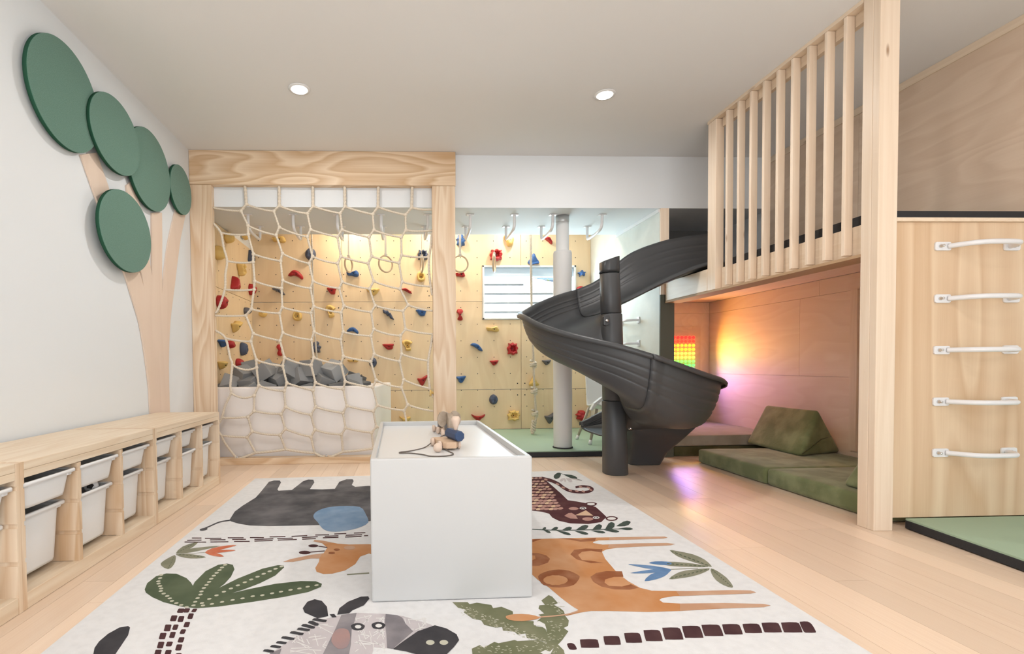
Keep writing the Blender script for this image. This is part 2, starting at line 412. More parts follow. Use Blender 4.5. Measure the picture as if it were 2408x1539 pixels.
o = m.build('bolt_holes', BLACK, wall_alcove); o['kind'] = 'stuff'
# partition between climbing alcove and nook
struct(MB().box(2.30, 2.37, YW+.012, YB+.02, -.001, ZS).box(2.30, 2.37, YS, YB+.02, ZS, ZC), 'wall_partition', PLYWHITE)
struct(MB().box(2.302, 2.376, YW-.006, YW+.012, 1.45, ZS-.001), 'trim_1', SPRUCEZ)
struct(MB().box(2.30, 2.428, YW-.004, YW+.012, 0, 1.449).box(2.371, 2.428, YW+.012, YQ, 0, 1.449), 'trim_2', SHADEPOST)
struct(MB().box(2.286, 2.30, YW+.012, YS, ZS-.03, ZS-.001), 'trim_3', TRIMW)
# nook and loft walls
wall_nook = struct(MB().box(XQ-.004, XQ-.002, 2.43, YQ, 0, 1.514), 'wall_nook', BIRCHX)
wall_gallery = struct(MB().box(XR-.003, XR-.002, .3, YW, 1.60, ZC-.001), 'wall_gallery', BIRCHX)
for z0, z1, y0, y1 in ((0, .72, 2.43, YQ), (.722, 1.385, 2.43, 4.2), (.722, 1.385, 4.202, YQ), (1.387, 1.513, 2.43, 4.0), (1.387, 1.513, 4.002, YQ)):
    MB().box(XQ-.016, XQ-.002, y0, y1, z0, z1).build('plywood_panel', NOOKPLY, wall_nook)
for y0, y1 in ((.3, 3.5), (3.502, YW)):
    MB().box(XR-.016, XR-.002, y0, y1, 1.60, ZC-.05).build('plywood_panel', BIRCHX, wall_gallery)
MB().box(XR-.024, XR-.002, .3, YW, ZC-.05, ZC-.001).build('top_trim', SPRUCEY, wall_gallery)
yt = onX(2010, 860, XQ-.02).y
MB().box(XQ-.034, XQ-.016, yt-.03, yt+.03, .16, 1.385).build('trim_board', SPRUCEZ, wall_nook)
wn = struct(MB().box(2.428, XQ, YQ, YQ+.02, 0, 1.515), 'wall_nook_back', BIRCHX)
MB().box(2.43, XQ-.018, YQ-.012, YQ, .19, 1.392).build('plywood_panel', NOOKPLY, wn)
MB().box(2.43, XQ-.018, YQ-.012, YQ, 1.394, 1.513).build('plywood_panel', NOOKPLY, wn)
wl = struct(MB().box(2.376, XR, YS-.15, YS, 1.55, ZS), 'wall_loft_back', DARKG)

w2 = tag(thing('window_2', None, None, (.7, YREAR, 1.35)), kind='structure')  # unseen rear window, added to go with the rear fill lamp
m = MB()
for x0, x1, z0, z1 in ((-1.0, -.94, .3, 2.4), (2.34, 2.4, .3, 2.4), (-1.0, 2.4, .3, .36), (-1.0, 2.4, 2.34, 2.4), (.67, .73, .36, 2.34)): m.box(x0, x1, YREAR-.08, YREAR-.02, z0, z1)
m.build('window_frame', FRAMEW, w2)
MB().box(-.94, 2.34, YREAR-.055, YREAR-.045, .36, 2.34).build('pane', glass, w2)

# outside: neighbour house and hedge
hs = thing('neighbour_house', 'white clapboard house wall seen outside through the alcove window', 'house', (2.0, 9.2, -1))
m = MB(); m.poly([(-3, 9.25, -1), (8, 9.25, -1), (8, 9.25, 1.35), (.9, 9.25, 2.75), (-3, 9.25, 2.75)]).build('wall', SIDING, hs)
for k in range(22):
    z = -.9+k*.17; xe = 8 if z < 1.2 else 8-(z-1.2)/1.4*7.1*1.0
    if xe > -2.9: MB().prism([(-3, 9.25, z), (-3, 9.205, z), (-3, 9.235, z+.166), (-3, 9.25, z+.166)], (xe+3, 0, 0)).build('siding_board', SIDING, hs)
m = MB()
for k in range(700):
    p = Vector((rnd.uniform(.2, 7), rnd.uniform(10.5, 11.5), rnd.uniform(0, 4.2))); d = Vector((rnd.uniform(-1, 1), rnd.uniform(-1, 1), rnd.uniform(-1, 1))).normalized()*.13; e = d.orthogonal().normalized()*.07
    m.poly([p-d, p+e, p+d, p-e])
hd = thing('tree', 'green leafy tree standing behind the neighbouring white house', 'tree', (3.5, 11, -1))
o = m.build('foliage', LEAFM, hd); o['kind'] = 'stuff'
MB().tube([(3.5, 11, -1), (3.5, 11, 1), (3.6, 11, 3)], .12).build('trunk', mat('bark', (.12, .08, .05), .9), hd)
struct(MB().box(-9, 12, YB+.3, 20, -1.1, -1), 'floor_outside', mat('lawn', (.12, .18, .06), .95))

# ------------------------------------------------------------------ loft
loft = thing('loft_platform', 'wooden loft platform over the cushioned reading nook', 'loft', (2.33, 3.4, 0))
MB().box(2.376, 2.415, 2.461, 3.63, 1.388, 1.548).build('edge_beam', SPRUCEY, loft, bevel=.003)
MB().box(2.33, 2.425, 3.735, 4.335, 1.389, 1.555).build('entry_beam', SPRUCEY, loft, bevel=.004)
MB().box(2.328, 2.47, 2.46, 4.335, 1.372, 1.3875).build('ledge_strip', PLYEDGE, loft)
MB().box(2.43, XQ-.018, 2.43, YQ-.002, 1.515, 1.535).build('deck', NOOKPLY, loft)
for q in ((2.47, XR-.02, 2.52, 3.70), (2.80, XR-.02, 3.702, 4.36), (2.47, XR-.02, 4.362, YS-.16)): MB().box(*q, 1.536, 1.625).build('foam_mat', FOAMBLACK, loft)
MB().box(2.50, 2.78, 3.95, 4.02, 1.49, 1.514).build('ceiling_batten', SPRUCEY, loft)
fp = MB().box(2.43, XR-.001, 2.40, 2.42, .055, 1.532).build('front_panel', PANELZ, loft)
MB().box(2.43, XR-.001, 2.385, 2.44, 1.533, 1.552).build('panel_cap', SPRUCEY, loft, bevel=.002)
MB().box(2.45, XR-.02, 2.445, 2.515, 1.545, 1.60).build('foam_edge', FOAMBLACK, loft)
post = thing('loft_post', 'tall doubled timber post between the reading nook and the rung panel', 'post', (2.38, 2.42, 0))
MB().box(2.33, 2.428, 2.368, 2.405, 0, ZC-.001).build('front_board', SPRUCEZ, post, bevel=.003)
MB().box(2.33, 2.428, 2.4055, 2.46, 0, ZC-.001).build('rear_board', SPRUCEZ, post, bevel=.003)
rail = thing('loft_railing', 'railing of upright knotty timber slats along the loft edge', 'railing', (2.38, 3.1, 1.39))
MB().box(2.33, 2.43, 2.461, 3.74, ZC-.022, ZC-.001).build('top_plate', SPRUCEY, rail)
MB().box(2.376, 2.405, 2.461, 3.63, ZC-.085, ZC-.023).build('top_rail', SPRUCEY, rail)
edges = [1664, 1705, 1731.7, 1760, 1790, 1822, 1856, 1892.6, 1933.5, 1977.5]
for k, px in enumerate(edges):
    yf = onX(px, 560, 2.33).y; th = .095 if k == 0 else .020
    MB().box(2.33, 2.392 if k == 0 else 2.374, yf-th, yf, 1.40 if k else 1.389, ZC-.024).build('slat', SPRUCEZ, rail, bevel=.002)
# rungs on the rung panel
for k, (a, b) in enumerate([((2213, 580), 'topmost'), ((2212, 703), 'second from the top'), ((2210, 824), 'third from the top'), ((2208, 945), 'fourth from the top'), ((2207, 1065), 'lowest')]):
    p = onY(a[0], a[1], 2.40)
    r_ = thing('wall_rung', 'white metal ladder rung on the plywood panel, ' + b + ' of five', 'rung', p, 'ladder rungs on the plywood panel')
    z = p.z
    for s in (0, .36):
        pl = rrect(.083, .042, .010)
        MB().prism([(p.x+s+u+.004, 2.3995, z+v) for u, v in pl], (0, -.008, 0)).build('flange', WHITEMETAL, r_, bevel=.002)
        MB().lathe((p.x+s-.012 if s == 0 else p.x+s+.012, 2.3915, z), [(.009, 0), (.009, .004), (.006, .008), (.006, .018), (.003, .02)], 12, (0, -1, 0)).build('bolt', STEEL, r_)
    path = crom([(p.x+.03, 2.392, z), (p.x+.05, 2.36, z), (p.x+.085, 2.315, z), (p.x+.14, 2.295, z), (p.x+.25, 2.295, z), (p.x+.30, 2.315, z), (p.x+.335, 2.36, z), (p.x+.35, 2.392, z)], 5)
    MB().tube(path, .0125, 12).build('bar', WHITEMETAL, r_)
# mats
m = MB(); c = [(2.516, 2.392), (2.31, .6), (XR-.004, .6), (XR-.004, 2.392)]
mt = thing('floor_mat', 'green topped black rubber mat under the ladder rungs', 'mat', (2.8, 1.6, 0))
m.prism([(x, y, .004) for x, y in c], (0, 0, .040)).build('rubber_base', FOAMBLACK, mt, bevel=.003)
MB().prism([(x+.003*(k < 2), y, .0445) for k, (x, y) in enumerate(c)], (0, 0, .008)).build('mat_top', MATGREEN, mt)
am = thing('alcove_mat', 'pale green padded mat covering the climbing alcove floor', 'mat', (.3, 5.2, 0))
MB().box(-.10, 2.296, 4.44, YB-.003, .001, .044).build('rubber_base', FOAMBLACK, am, bevel=.004)
MB().box(-.10, 2.296, 4.447, YB-.003, .0445, .056).build('mat_top', MATGREEN, am, bevel=.003)

# ------------------------------------------------------------------ net frame
nf = thing('net_frame', 'wide pine timber frame holding the rope climbing net', 'frame', (-.65, 4.33, 0))
ytop = onY(700, 435, 4.30).z
MB().box(XL+.001, .475, 4.30, 4.369, ytop, ZC-.001).build('header', PINEX, nf, bevel=.004)
MB().box(XL+.001, -1.590, 4.302, 4.369, 0, ytop-.001).build('post', PINEZ, nf, bevel=.004)
MB().box(.272, .470, 4.302, 4.369, 0, ytop-.001).build('post', PINEZ, nf, bevel=.004)
MB().box(-1.589, .271, 4.302, 4.400, 0, .056).build('sill', PINEX, nf, bevel=.004)
MB().cyl((.255, 4.335, .60), (1, 0, 0), .012, .017).cyl((.24, 4.335, .60), (1, 0, 0), .028, .014).build('anchor_block', YELH, nf)

# ------------------------------------------------------------------ climbing net
S2 = 640/2345
YN = 4.338
q2 = lambda x, y: onY(440+x*S2, 340+y*S2, YN)
q3 = lambda x, y: onY(440+x*S2, 700+y*S2, YN)
net = thing('climbing_net', 'cream rope climbing net hanging in the pine frame', 'net', (-.65, YN, .1))
ST = [  # strand: top, then (U, L) rows 0..9, bottom ; rows 0-4 in the upper survey, 5-9 in the lower
 [(497,355),[(510,515),(465,575)],[(525,700),(525,775)],[(570,945),(570,1015)],[(583,1180),(575,1250)],[(555,1420),(505,1475)],[(570,312),(550,380)],[(598,540),(598,605)],[(615,760),(580,845)],[(575,980),(525,1030)],[(560,1155),(518,1205)],(590,1338)],
 [(793,355),[(795,530),(748,577)],[(795,715),(765,780)],[(820,940),(805,1005)],[(825,1175),(813,1240)],[(820,1405),(795,1455)],[(822,305),(800,372)],[(838,520),(822,590)],[(860,738),(838,805)],[(848,945),(810,1005)],[(845,1133),(803,1185)],(848,1310)],
 [(1083,355),[(1085,535),(1035,595)],[(1065,735),(1035,795)],[(1080,965),(1050,1025)],[(1085,1180),(1062,1240)],[(1090,1398),(1065,1452)],[(1093,300),(1070,365)],[(1090,520),(1068,583)],[(1105,735),(1085,800)],[(1105,945),(1068,1010)],[(1100,1140),(1068,1200)],(1098,1340)],
 [(1358,355),[(1360,535),(1320,595)],[(1335,735),(1295,795)],[(1325,965),(1297,1025)],[(1335,1185),(1310,1240)],[(1350,1392),(1325,1450)],[(1345,300),(1322,362)],[(1345,508),(1325,575)],[(1362,725),(1345,790)],[(1375,935),(1342,995)],[(1365,1125),(1330,1180)],(1342,1330)],
 [(1648,355),[(1645,540),(1600,603)],[(1610,740),(1568,800)],[(1590,965),(1560,1025)],[(1608,1180),(1572,1245)],[(1620,1390),(1585,1445)],[(1608,275),(1583,332)],[(1612,490),(1582,552)],[(1628,715),(1600,775)],[(1640,930),(1605,980)],[(1630,1115),(1590,1165)],(1605,1300)],
 [(1940,355),[(1935,545),(1882,605)],[(1885,740),(1845,800)],[(1848,955),(1825,1020)],[(1853,1185),(1835,1245)],[(1905,1385),(1860,1435)],[(1880,275),(1838,330)],[(1848,490),(1830,550)],[(1865,710),(1845,775)],[(1900,925),(1870,975)],[(1895,1110),(1865,1165)],(1880,1310)]]
NR = .0098
U = []; Lw = []; jit = lambda p: p + Vector((0, rnd.uniform(-.006, .006), 0))
for s in ST:
    us, ls = [], []
    for k in range(10):
        f = q2 if k < 5 else q3
        us.append(jit(f(*s[1+k][0]))); ls.append(jit(f(*s[1+k][1])))
    U.append(us); Lw.append(ls)
def arc(a, b, sag=.0, n=6):
    out = []
    for k in range(n+1):
        t = k/n; p = a.lerp(b, t); p.z -= sag*4*t*(1-t); out.append(p)
    return out
bott = []
for s, us, ls in zip(ST, U, Lw):
    top = q2(*s[0]); top.z = ytop+.02
    mbt = MB(); rope(mbt, arc(top, us[0]), .0135, .09); mbt.build('hanging_rope', ROPEM, net)
    bt = q3(*s[11]); bott.append(bt)
    for k in range(10):
        nxt = us[k+1] if k < 9 else bt
        mbs = MB(); rope(mbs, arc(ls[k], nxt, rnd.uniform(-.004, .004)), NR); mbs.build('upright_rope', ROPEM, net)
    for k in range(10):
        mm = MB(); d = (ls[k]-us[k]).normalized()*.012
        off = Vector((0, .0075, 0))
        rope(mm, [us[k]-d, us[k].lerp(ls[k], .5)+off, ls[k]+d], NR*.95); rope(mm, [us[k]-d, us[k].lerp(ls[k], .5)-off, ls[k]+d], NR*.95)
        for e in (us[k], ls[k]):
            rg = [e+d.normalized()*(-.016+.032*t) for t in (0, .25, .5, .75, 1)]
            mm.tube(rg, .015, 10, rfun=lambda L: .0085+.0075*math.sin(PI*min(1, L/.032)))
        mm.build('splice', ROPEM, net)
for i in range(5):
    for k in range(10):
        mm = MB(); rope(mm, arc(U[i][k], Lw[i+1][k], rnd.uniform(.004, .012)), NR*.93); mm.build('cross_rope', ROPEM, net)
# left edge
EL = [q2(290,760), q2(345,1005), q2(325,1250), q3(330,350), q3(388,580), q3(378,825), q3(300,1038), q3(295,1190)]
lp = lambda p: Vector((-1.589, p.y, p.z))
for pts, r in (([lp(q2(240,680)), EL[0], q2(315,885), EL[1], q2(330,1120), EL[2], q2(270,1415), lp(q2(245,1455))], NR*1.05),
               ([lp(q3(250,285)), EL[3], q3(370,520), EL[4], q3(372,760), EL[5], q3(330,930), EL[6], lp(q3(285,1100))], NR*1.05),
               ([lp(q3(285,1150)), EL[7], q3(330,1260), q3(428,1390)], NR)):
    mm = MB(); rope(mm, crom(pts, 6), r); mm.build('edge_rope', ROPEM, net)
for a, b, sg in ((lp(q2(240,545)), Lw[0][0], .006), (EL[0], Lw[0][1], .01), (EL[1], Lw[0][2], .01), (EL[2], Lw[0][3], .008), (lp(q2(255,1475)), Lw[0][4], .004), (EL[3], Lw[0][5], .008), (EL[4], Lw[0][6], .03), (EL[5], Lw[0][7], .03), (EL[6], Lw[0][8], .004), (EL[7], Lw[0][9], .004)):
    mm = MB(); rope(mm, arc(a, b, sg), NR*.93); mm.build('cross_rope', ROPEM, net)
ER = [q2(2085,970), q2(2100,1225), q3(2078,545), q3(2092,785)]
rp = lambda p: Vector((.271, p.y, p.z))
for pts in ([rp(q2(2118,760)), q2(2100,880), ER[0], q2(2085,1100), ER[1], rp(q2(2118,1300))], [rp(q3(2115,310)), q3(2100,420), ER[2], q3(2080,680), ER[3], q3(2105,830), rp(q3(2118,860))]):
    mm = MB(); rope(mm, crom(pts, 6), NR*1.15); mm.build('edge_rope', ROPEM, net)
for k, e in ((0, rp(q2(2118,560))), (1, rp(q2(2118,740))), (2, ER[0]), (3, ER[1]), (4, rp(q2(2118,1435))), (5, rp(q3(2110,315))), (6, ER[2]), (7, ER[3]), (8, rp(q3(2105,980))), (9, rp(q3(2110,1150)))):
    mm = MB(); rope(mm, arc(U[5][k], e, .008), NR*.93); mm.build('cross_rope', ROPEM, net)
A1, A2 = q3(430, 1394), q3(1200, 1387); A3 = q3(1950, 1380)
for seq in ([A1, bott[0]], [bott[0], bott[1], bott[2]], [bott[2], A2], [A2, bott[3]], [bott[3], bott[4], bott[5]], [bott[5], A3]):
    mm = MB()
    for a, b in zip(seq, seq[1:]): rope(mm, arc(a, b, .004), NR*1.15)
    mm.build('bottom_rope', ROPEM, net)
for a in (A1, A2, A3):
    MB().lathe((a.x, a.y, .057), [(.012, 0), (.012, .006), (.005, .007), (.005, .018)], 10).build('eye_bolt', STEEL, net)

# ------------------------------------------------------------------ foam pit
pit = thing('foam_pit', 'white vinyl padded foam pit behind the climbing net', 'foam pit', (-1, 4.8, 0))
m = MB(); f0, f1 = (XL+.02, 4.455), (-.245, 4.455)
MB().prism([(f0[0], 4.455, .03), (f1[0], 4.455, .03), (f1[0]+.012, 4.555, .03), (f0[0], 4.555, .03)], (0, 0, .63)).build('front_pad', VINYL, pit, bevel=.014)
MB().prism([(-.243, 4.458, .03), (-.12, 5.42, .03), (-.235, 5.42, .03), (-.335, 4.558, .03)], (0, 0, .628)).build('side_pad', VINYL, pit, bevel=.014)
MB().prism([(XL+.02, 5.30, .03), (-.24, 5.30, .03), (-.24, 5.415, .03), (XL+.02, 5.415, .03)], (0, 0, .62)).build('back_pad', VINYL, pit, bevel=.014)
MB().prism([(XL+.03, 4.47, .002), (-.26, 4.47, .002), (-.16, 5.40, .002), (XL+.03, 5.40, .002)], (0, 0, .027)).build('base_board', FOAMBLACK, pit)
MB().box(XL+.03, -.35, 4.56, 5.29, .03, .49).build('foam_filling', FOAMGREY, pit)
cb = bpy.data.meshes.new('foam_cube'); bmx = bmesh.new(); bmesh.ops.create_cube(bmx, size=.15); bmesh.ops.bevel(bmx, geom=bmx.edges[:], offset=.003, segments=1, affect='EDGES'); bmx.to_mesh(cb); bmx.free(); cb.materials.append(FOAMGREY)
rf = random.Random(21)
for layer, (zz, ny, x0, x1, nx) in enumerate(((.585, 3, -1.64, -.44, 7), (.705, 3, -1.62, -.50, 6), (.80, 2, -1.50, -.62, 5))):
    for i in range(nx):
        for j in range(ny):
            o = link(bpy.data.objects.new('foam_cube', cb))
            xx = x0+(x1-x0)*i/(nx-1)+rf.uniform(-.03, .03); yy = 4.66+(5.2-4.66)*(j+(.5 if layer else 0))/max(1, 3)+rf.uniform(-.03, .03)
            o.location = (xx, yy, zz+rf.uniform(-.03, .03)-(.03 if i in (0, nx-1) and layer else 0))
            o.rotation_euler = (rf.uniform(-.6, .6), rf.uniform(-.6, .6), rf.uniform(0, 1.5))
            tag(o, 'grey foam cube heaped in the white foam pit', 'foam cube', 'foam cubes in the pit')

# ------------------------------------------------------------------ felt tree on the left wall
tree = thing('wall_tree', 'plywood tree with round green felt crowns fixed to the white wall', 'wall decoration', (XL, 3.4, .53))
XT = XL+.012
c1 = lambda x, y: onX(x*.45484, y*.45484, XT)
c6 = lambda x, y: onX(180+x*.29898, 560+y*.29898, XT)
def crv(*p): return crom([Vector(q) for q in p], 4)
tr = [c6(582,1388)] + crv(c6(575,1200), c6(545,950), c6(500,680), c6(440,470), c6(372,260), c1(520,1085), c1(420,800)) + \
     [c1(500,790)] + crv(c1(560,960), c1(640,1240), c6(480,230), c6(530,385)) + crv(c6(515,290), c1(700,1300), c1(655,960)) + [c1(690,930)] + \
     crv(c1(730,1080), c1(770,1290), c6(575,180), c6(595,300))[1:] + [c1(786,1100), c1(838,1100), c6(675,0), c6(672,440)] + crv(c6(690,290), c1(870,1260), c1(912,1070)) + [c1(962,1100)] + \
     crv(c6(820,0), c6(800,150), c6(770,400), c6(740,650), c6(728,900), c6(728,1100), c6(735,1374))
MB().prism(tr, (-.011, 0, 0)).build('trunk', PALEPLY, tree)
for k, (x0, x1, y0, y1, xd, xc) in enumerate([(65, 232, 58, 368, .042, 147), (212, 328, 203, 420, .062, 268), (302, 400, 283, 503, .042, 346), (401, 450, 383, 511, .044, 428), (234, 355, 433, 647, .066, 295)]):
    xw = XL+xd
    ya, yb = onX(x0, (y0+y1)/2, xw).y, onX(x1, (y0+y1)/2, xw).y
    zt, zb = onX((x0+xc)/2+2, y0, xw).z, onX((x1+xc)/2, y1, xw).z
    cy, cz, ry, rz = (ya+yb)/2, (zt+zb)/2, (yb-ya)/2, (zt-zb)/2
    if cy+ry > 4.297: ry = 4.297-cy
    m = MB(); ring = lambda x, s: [Vector((x, cy+ry*s*math.cos(2*PI*i/64), cz+rz*s*math.sin(2*PI*i/64))) for i in range(64)]
    m.use(FELT); m.loops([ring(xw-.002, 1), ring(xw, .992)], (False, True), smooth=False)
    m.use(FELTEDGE); m.loops([ring(xw-.022, 1), ring(xw-.002, 1)], (True, False), smooth=True)
    m.build('foliage_disc', None, tree)
    MB().cyl((XL, cy, cz), (1, 0, 0), .03, xd-.021, 12).build('spacer', PALEPLY, tree)

# ------------------------------------------------------------------ storage units and bins
XC, UW, UH, UT = -1.318, .94, .52, .019
UD0 = XL+.022
def storage_unit(y0, label):
    u = thing('storage_unit', label, 'storage unit', ((XC+UD0)/2, y0+UW/2, 0), 'low pine storage units along the left wall')
    y1 = y0+UW-.001; cw = (UW-4*UT)/3
    GZ = (.442, .312, .182)
    def upright(ya, left, right):
        yb = ya+UT; pts = []
        g, gw = .005, .016
        lo = [(ya, 0.0)]; 
        prof = [(ya, .001)]
        if left:
            for z in reversed(GZ): prof += [(ya, z-gw), (ya+g, z-gw), (ya+g, z), (ya, z)]
        prof += [(ya, UH-.056)] if False else []
        prof += [(ya, UH-.001), (yb, UH-.001)]
        if right:
            for z in GZ: prof += [(yb, z), (yb-g, z), (yb-g, z-gw), (yb, z-gw)]
        prof += [(yb, .001)]
        return MB().prism([(XC, a, b) for a, b in prof], (UD0-XC, 0, 0))
    upright(y0, False, True).build('side_panel', PINEZ, u)
    upright(y1-UT, True, False).build('side_panel', PINEZ, u)
    for k in (1, 2):
        m = upright(y0+k*(UT+cw), True, True)
        for v in m.bm.verts:
            if v.co.z > UH-.01: v.co.z = UH-.060
            if v.co.z < .01: v.co.z = .058
        m.build('divider', PINEZ, u)
    MB().box(UD0, XC, y0+UT, y1-UT, UH-.030, UH).build('top_board', PINEY, u, bevel=.002)
    MB().box(XC-.028, XC-.0005, y0+UT, y1-UT, UH-.058, UH-.0305).build('top_rail', PINEY, u, bevel=.0015)
    MB().box(UD0, XC-.028, y0+UT, y1-UT, .036, .056).build('bottom_board', PINEY, u)
    MB().box(XC-.028, XC-.001, y0+UT, y1-UT, .001, .058).build('plinth_rail', PINEY, u, bevel=.0015)
    MB().box(UD0, UD0+.004, y0+UT, y1-UT, .057, UH-.031).build('back_panel', PINEY, u)
    return [y0+UT+cw/2+k*(UT+cw) for k in range(3)], cw, GZ
def bin_(yc, cw, zrim, h, setback, label):
    w = cw+.006; d = .40; xf = XC-setback-.002; xc = xf-d/2
    b = thing('storage_bin', label, 'storage bin', (xc, yc, zrim-h), 'white plastic bins in the pine units')
    rr = lambda wy, dx, z, r, dxo=0: [Vector((xc+dxo+v, yc+q, z)) for q, v in rrect(wy, dx, r, 4)]
    m = MB(); tz = zrim
    m.loops([rr(w-.052, d-.052, tz-h, .04), rr(w-.044, d-.046, tz-h+.012, .042), rr(w-.026, d-.030, tz-.016, .035), rr(w-.030, d-.034, tz-.006, .034), rr(w-.034, d-.038, tz-.02, .034), rr(w-.056, d-.056, tz-h+.006, .036)], (True, True))
    m.build('body', BINM, b)
    m = MB()
    m.loops([rr(w-.028, d-.032, tz-.013, .035), rr(w, d, tz-.013, .022), rr(w+.0, d+.0, tz-.004, .022), rr(w-.006, d-.006, tz, .020), rr(w-.030, d-.034, tz-.002, .034), rr(w-.028, d-.032, tz-.013, .035)], (False, False))
    m.build('rim', BINM, b)
    m = MB()
    for s in (-1, 1): m.box(xf-.040, xf-.012, yc+s*(w/2-.030)-.012, yc+s*(w/2-.030)+.012, tz-.026, tz-.0135)
    m.build('handle_lug', BINM, b, bevel=.004)
    return b
y1 = 1.761
cols, cw, GZ = storage_unit(y1-UW, 'pine storage unit nearest the viewer, cut off by the left edge')
bin_(cols[2], cw, GZ[0], .10, .0, 'shallow white bin in the nearest, cut-off pine unit')
bin_(cols[2], cw, GZ[1]+.0, .23, .035, 'deep white bin in the nearest, cut-off pine unit')
cols, cw, GZ = storage_unit(y1, 'middle pine storage unit with six white bins, below the bare white wall')
for (k, nm), sb in zip(enumerate(('left', 'middle', 'right')), ((.0, .045), (.0, .03), (.01, .045))):
    bin_(cols[k], cw, GZ[0], .10, sb[0], f'shallow white bin in the {nm} bay of the middle pine unit')
    bin_(cols[k], cw, GZ[1], .23, sb[1], f'deep white bin in the {nm} bay of the middle pine unit')
ymid = cols[1]
cols, cw, GZ = storage_unit(y1+UW, 'far pine storage unit with its end against the net frame post')
for (k, nm), sb in zip(enumerate(('left', 'middle', 'right')), ((.02, .05), (.03, .03), (.03, .04))):
    bin_(cols[k], cw, GZ[0], .10, sb[0], f'shallow white bin in the {nm} bay of the far pine unit')
    bin_(cols[k], cw, GZ[1], .23, sb[1], f'deep white bin in the {nm} bay of the far pine unit')
p = onX(216, 1143, XC-.075); ball = thing('toy_ball', 'small white toy ball with a black pentagon poking out of a bin', 'toy', p)
m = MB(); c = Vector((XC-.085, p.y+.008, p.z-.002)); rb = .030
m.lathe(c, [(rb*math.sin(PI*k/12), -rb*math.cos(PI*k/12)) for k in range(13)], 20); m.build('ball_skin', mat('toy_white', (.8, .8, .8), .4), ball)
dr = (EYE-c).normalized(); dr = (dr+Vector((.1, -.45, .1))).normalized(); a = dr.orthogonal().normalized(); b_ = dr.cross(a)
MB().loops([[c+dr*rb*.86+(a*math.cos(2*PI*k/5)+b_*math.sin(2*PI*k/5))*rb*.52 for k in range(5)], [c+dr*rb*1.01+(a*math.cos(2*PI*k/5)+b_*math.sin(2*PI*k/5))*rb*.46 for k in range(5)]]).build('pentagon', BLACK, ball)

# ------------------------------------------------------------------ white column with padding
pc = onZ(1329, 1056, .057); cc = Vector((pc.x, pc.y+.07, 0))
col = thing('padded_column', 'round white column with a padded sleeve standing on the green mat', 'column', (cc.x, cc.y, .057))
MB().cyl((cc.x, cc.y, .06), (0, 0, 1), .058, ZS-.062, 32).build('pipe', TRIMW, col)
zp = onY(1328, 592, cc.y).z
prof = [(.078, .057), (.084, .07), (.085, .35)] + [(.085+.0015*math.sin(k*2.1), .45+k*.1) for k in range(int((zp-.5)/.1))] + [(.084, zp-.02), (.079, zp), (.060, zp+.004)]
MB().lathe((cc.x, cc.y, 0), prof, 40).build('padded_sleeve', PADDING, col)
MB().lathe((cc.x, cc.y, 0), [(.088, .0565), (.092, .0575), (.092, .066), (.086, .068)], 32).build('base_ring', FOAMBLACK, col)
MB().lathe((cc.x, cc.y, ZS-.06), [(.060, 0), (.061, .002), (.061, .058)], 32).build('top_collar', GREYMETAL, col)

# ------------------------------------------------------------------ ceiling bars, rings, rope
NAMES = ['first from the left wall', 'second from the left wall', 'third from the left wall', 'fourth from the left wall', 'fifth, beside the right frame post', 'sixth, just right of the frame post', 'seventh, left of the hanging rope', 'eighth, left of the white column', 'last, right of the white column']
for nm, (a, b) in zip(NAMES, [(583,611),(689,707),(793,805),(896,901),(1006,999),(1106,1095),(1210,1190),(1300,1273),(1416,1381)]):
    f, k = onZ(a, 505, ZS), onZ(b, 533, ZS)
    t_ = thing('ceiling_bar', 'white steel monkey bar under the soffit, '+nm, 'monkey bar', (f.x, f.y, ZS-.001), 'monkey bars under the soffit')
    zt = ZS-.004
    MB().tube(crom([f+Vector((0, 0, -.004)), f+Vector((0, .005, -.07)), f+Vector((0, .03, -.115)), f.lerp(k, .3)+Vector((0, 0, -.132)), k.lerp(f, .12)+Vector((0, 0, -.132)), k+Vector((0, 0, -.105)), k+Vector((0, 0, -.004))], 5), .0135, 10).build('bar', WHITEMETAL, t_)
    for q in (f, k):
        MB().box(q.x-.035, q.x+.035, q.y-.022, q.y+.022, ZS-.007, ZS-.001).build('flange', WHITEMETAL, t_, bevel=.002)
def ring_thing(px, py, hh, rot, label, yy=5.40):
    c = onY(px, py, yy); r = hh/2*yy/CF
    t_ = thing('gym_ring', label, 'gym ring', c, 'gym rings in the climbing alcove')
    a = Vector((math.cos(rot), math.sin(rot), 0)); up = Vector((0, 0, 1))
    m = MB(); n = 36; ax = a.cross(up)
    m.loops([[c+(a*math.cos(2*PI*i/n)+up*math.sin(2*PI*i/n))*(r-.010+.0105*math.cos(2*PI*j/10))+ax*.0105*math.sin(2*PI*j/10) for j in range(10)] for i in list(range(n))+[0]], (False, False))
    m.build('ring', mat_ring, t_)
    top = c+up*(r-.012)
    MB().box(-.012, .012, -.0015, .0015, 0, ZC-.002-top.z, Matrix.Translation(top)@Matrix.Rotation(rot, 4, 'Z')).build('strap', mat_strap, t_)
    MB().box(-.015, .015, -.013, .013, -.012, .018, Matrix.Translation(top+up*.008)@Matrix.Rotation(rot, 4, 'Z')).build('strap_loop', mat_strap, t_, bevel=.004)
mat_ring = mat('ring_wood', (.72, .55, .36), .4); mat_strap = mat('ring_strap', (.70, .64, .56), .8)
ring_thing(820, 623, 38, R(65), 'wooden gym ring nearest the hanging rope ladder side, turned partly edge-on')
ring_thing(907, 621, 42, R(35), 'wooden gym ring facing most openly behind the net')
ring_thing(992, 622, 40, R(97), 'wooden gym ring hanging edge-on beside the right frame post')
ring_thing(1082, 621, 42, R(8), 'wooden gym ring half hidden by the frame post, seen full round')
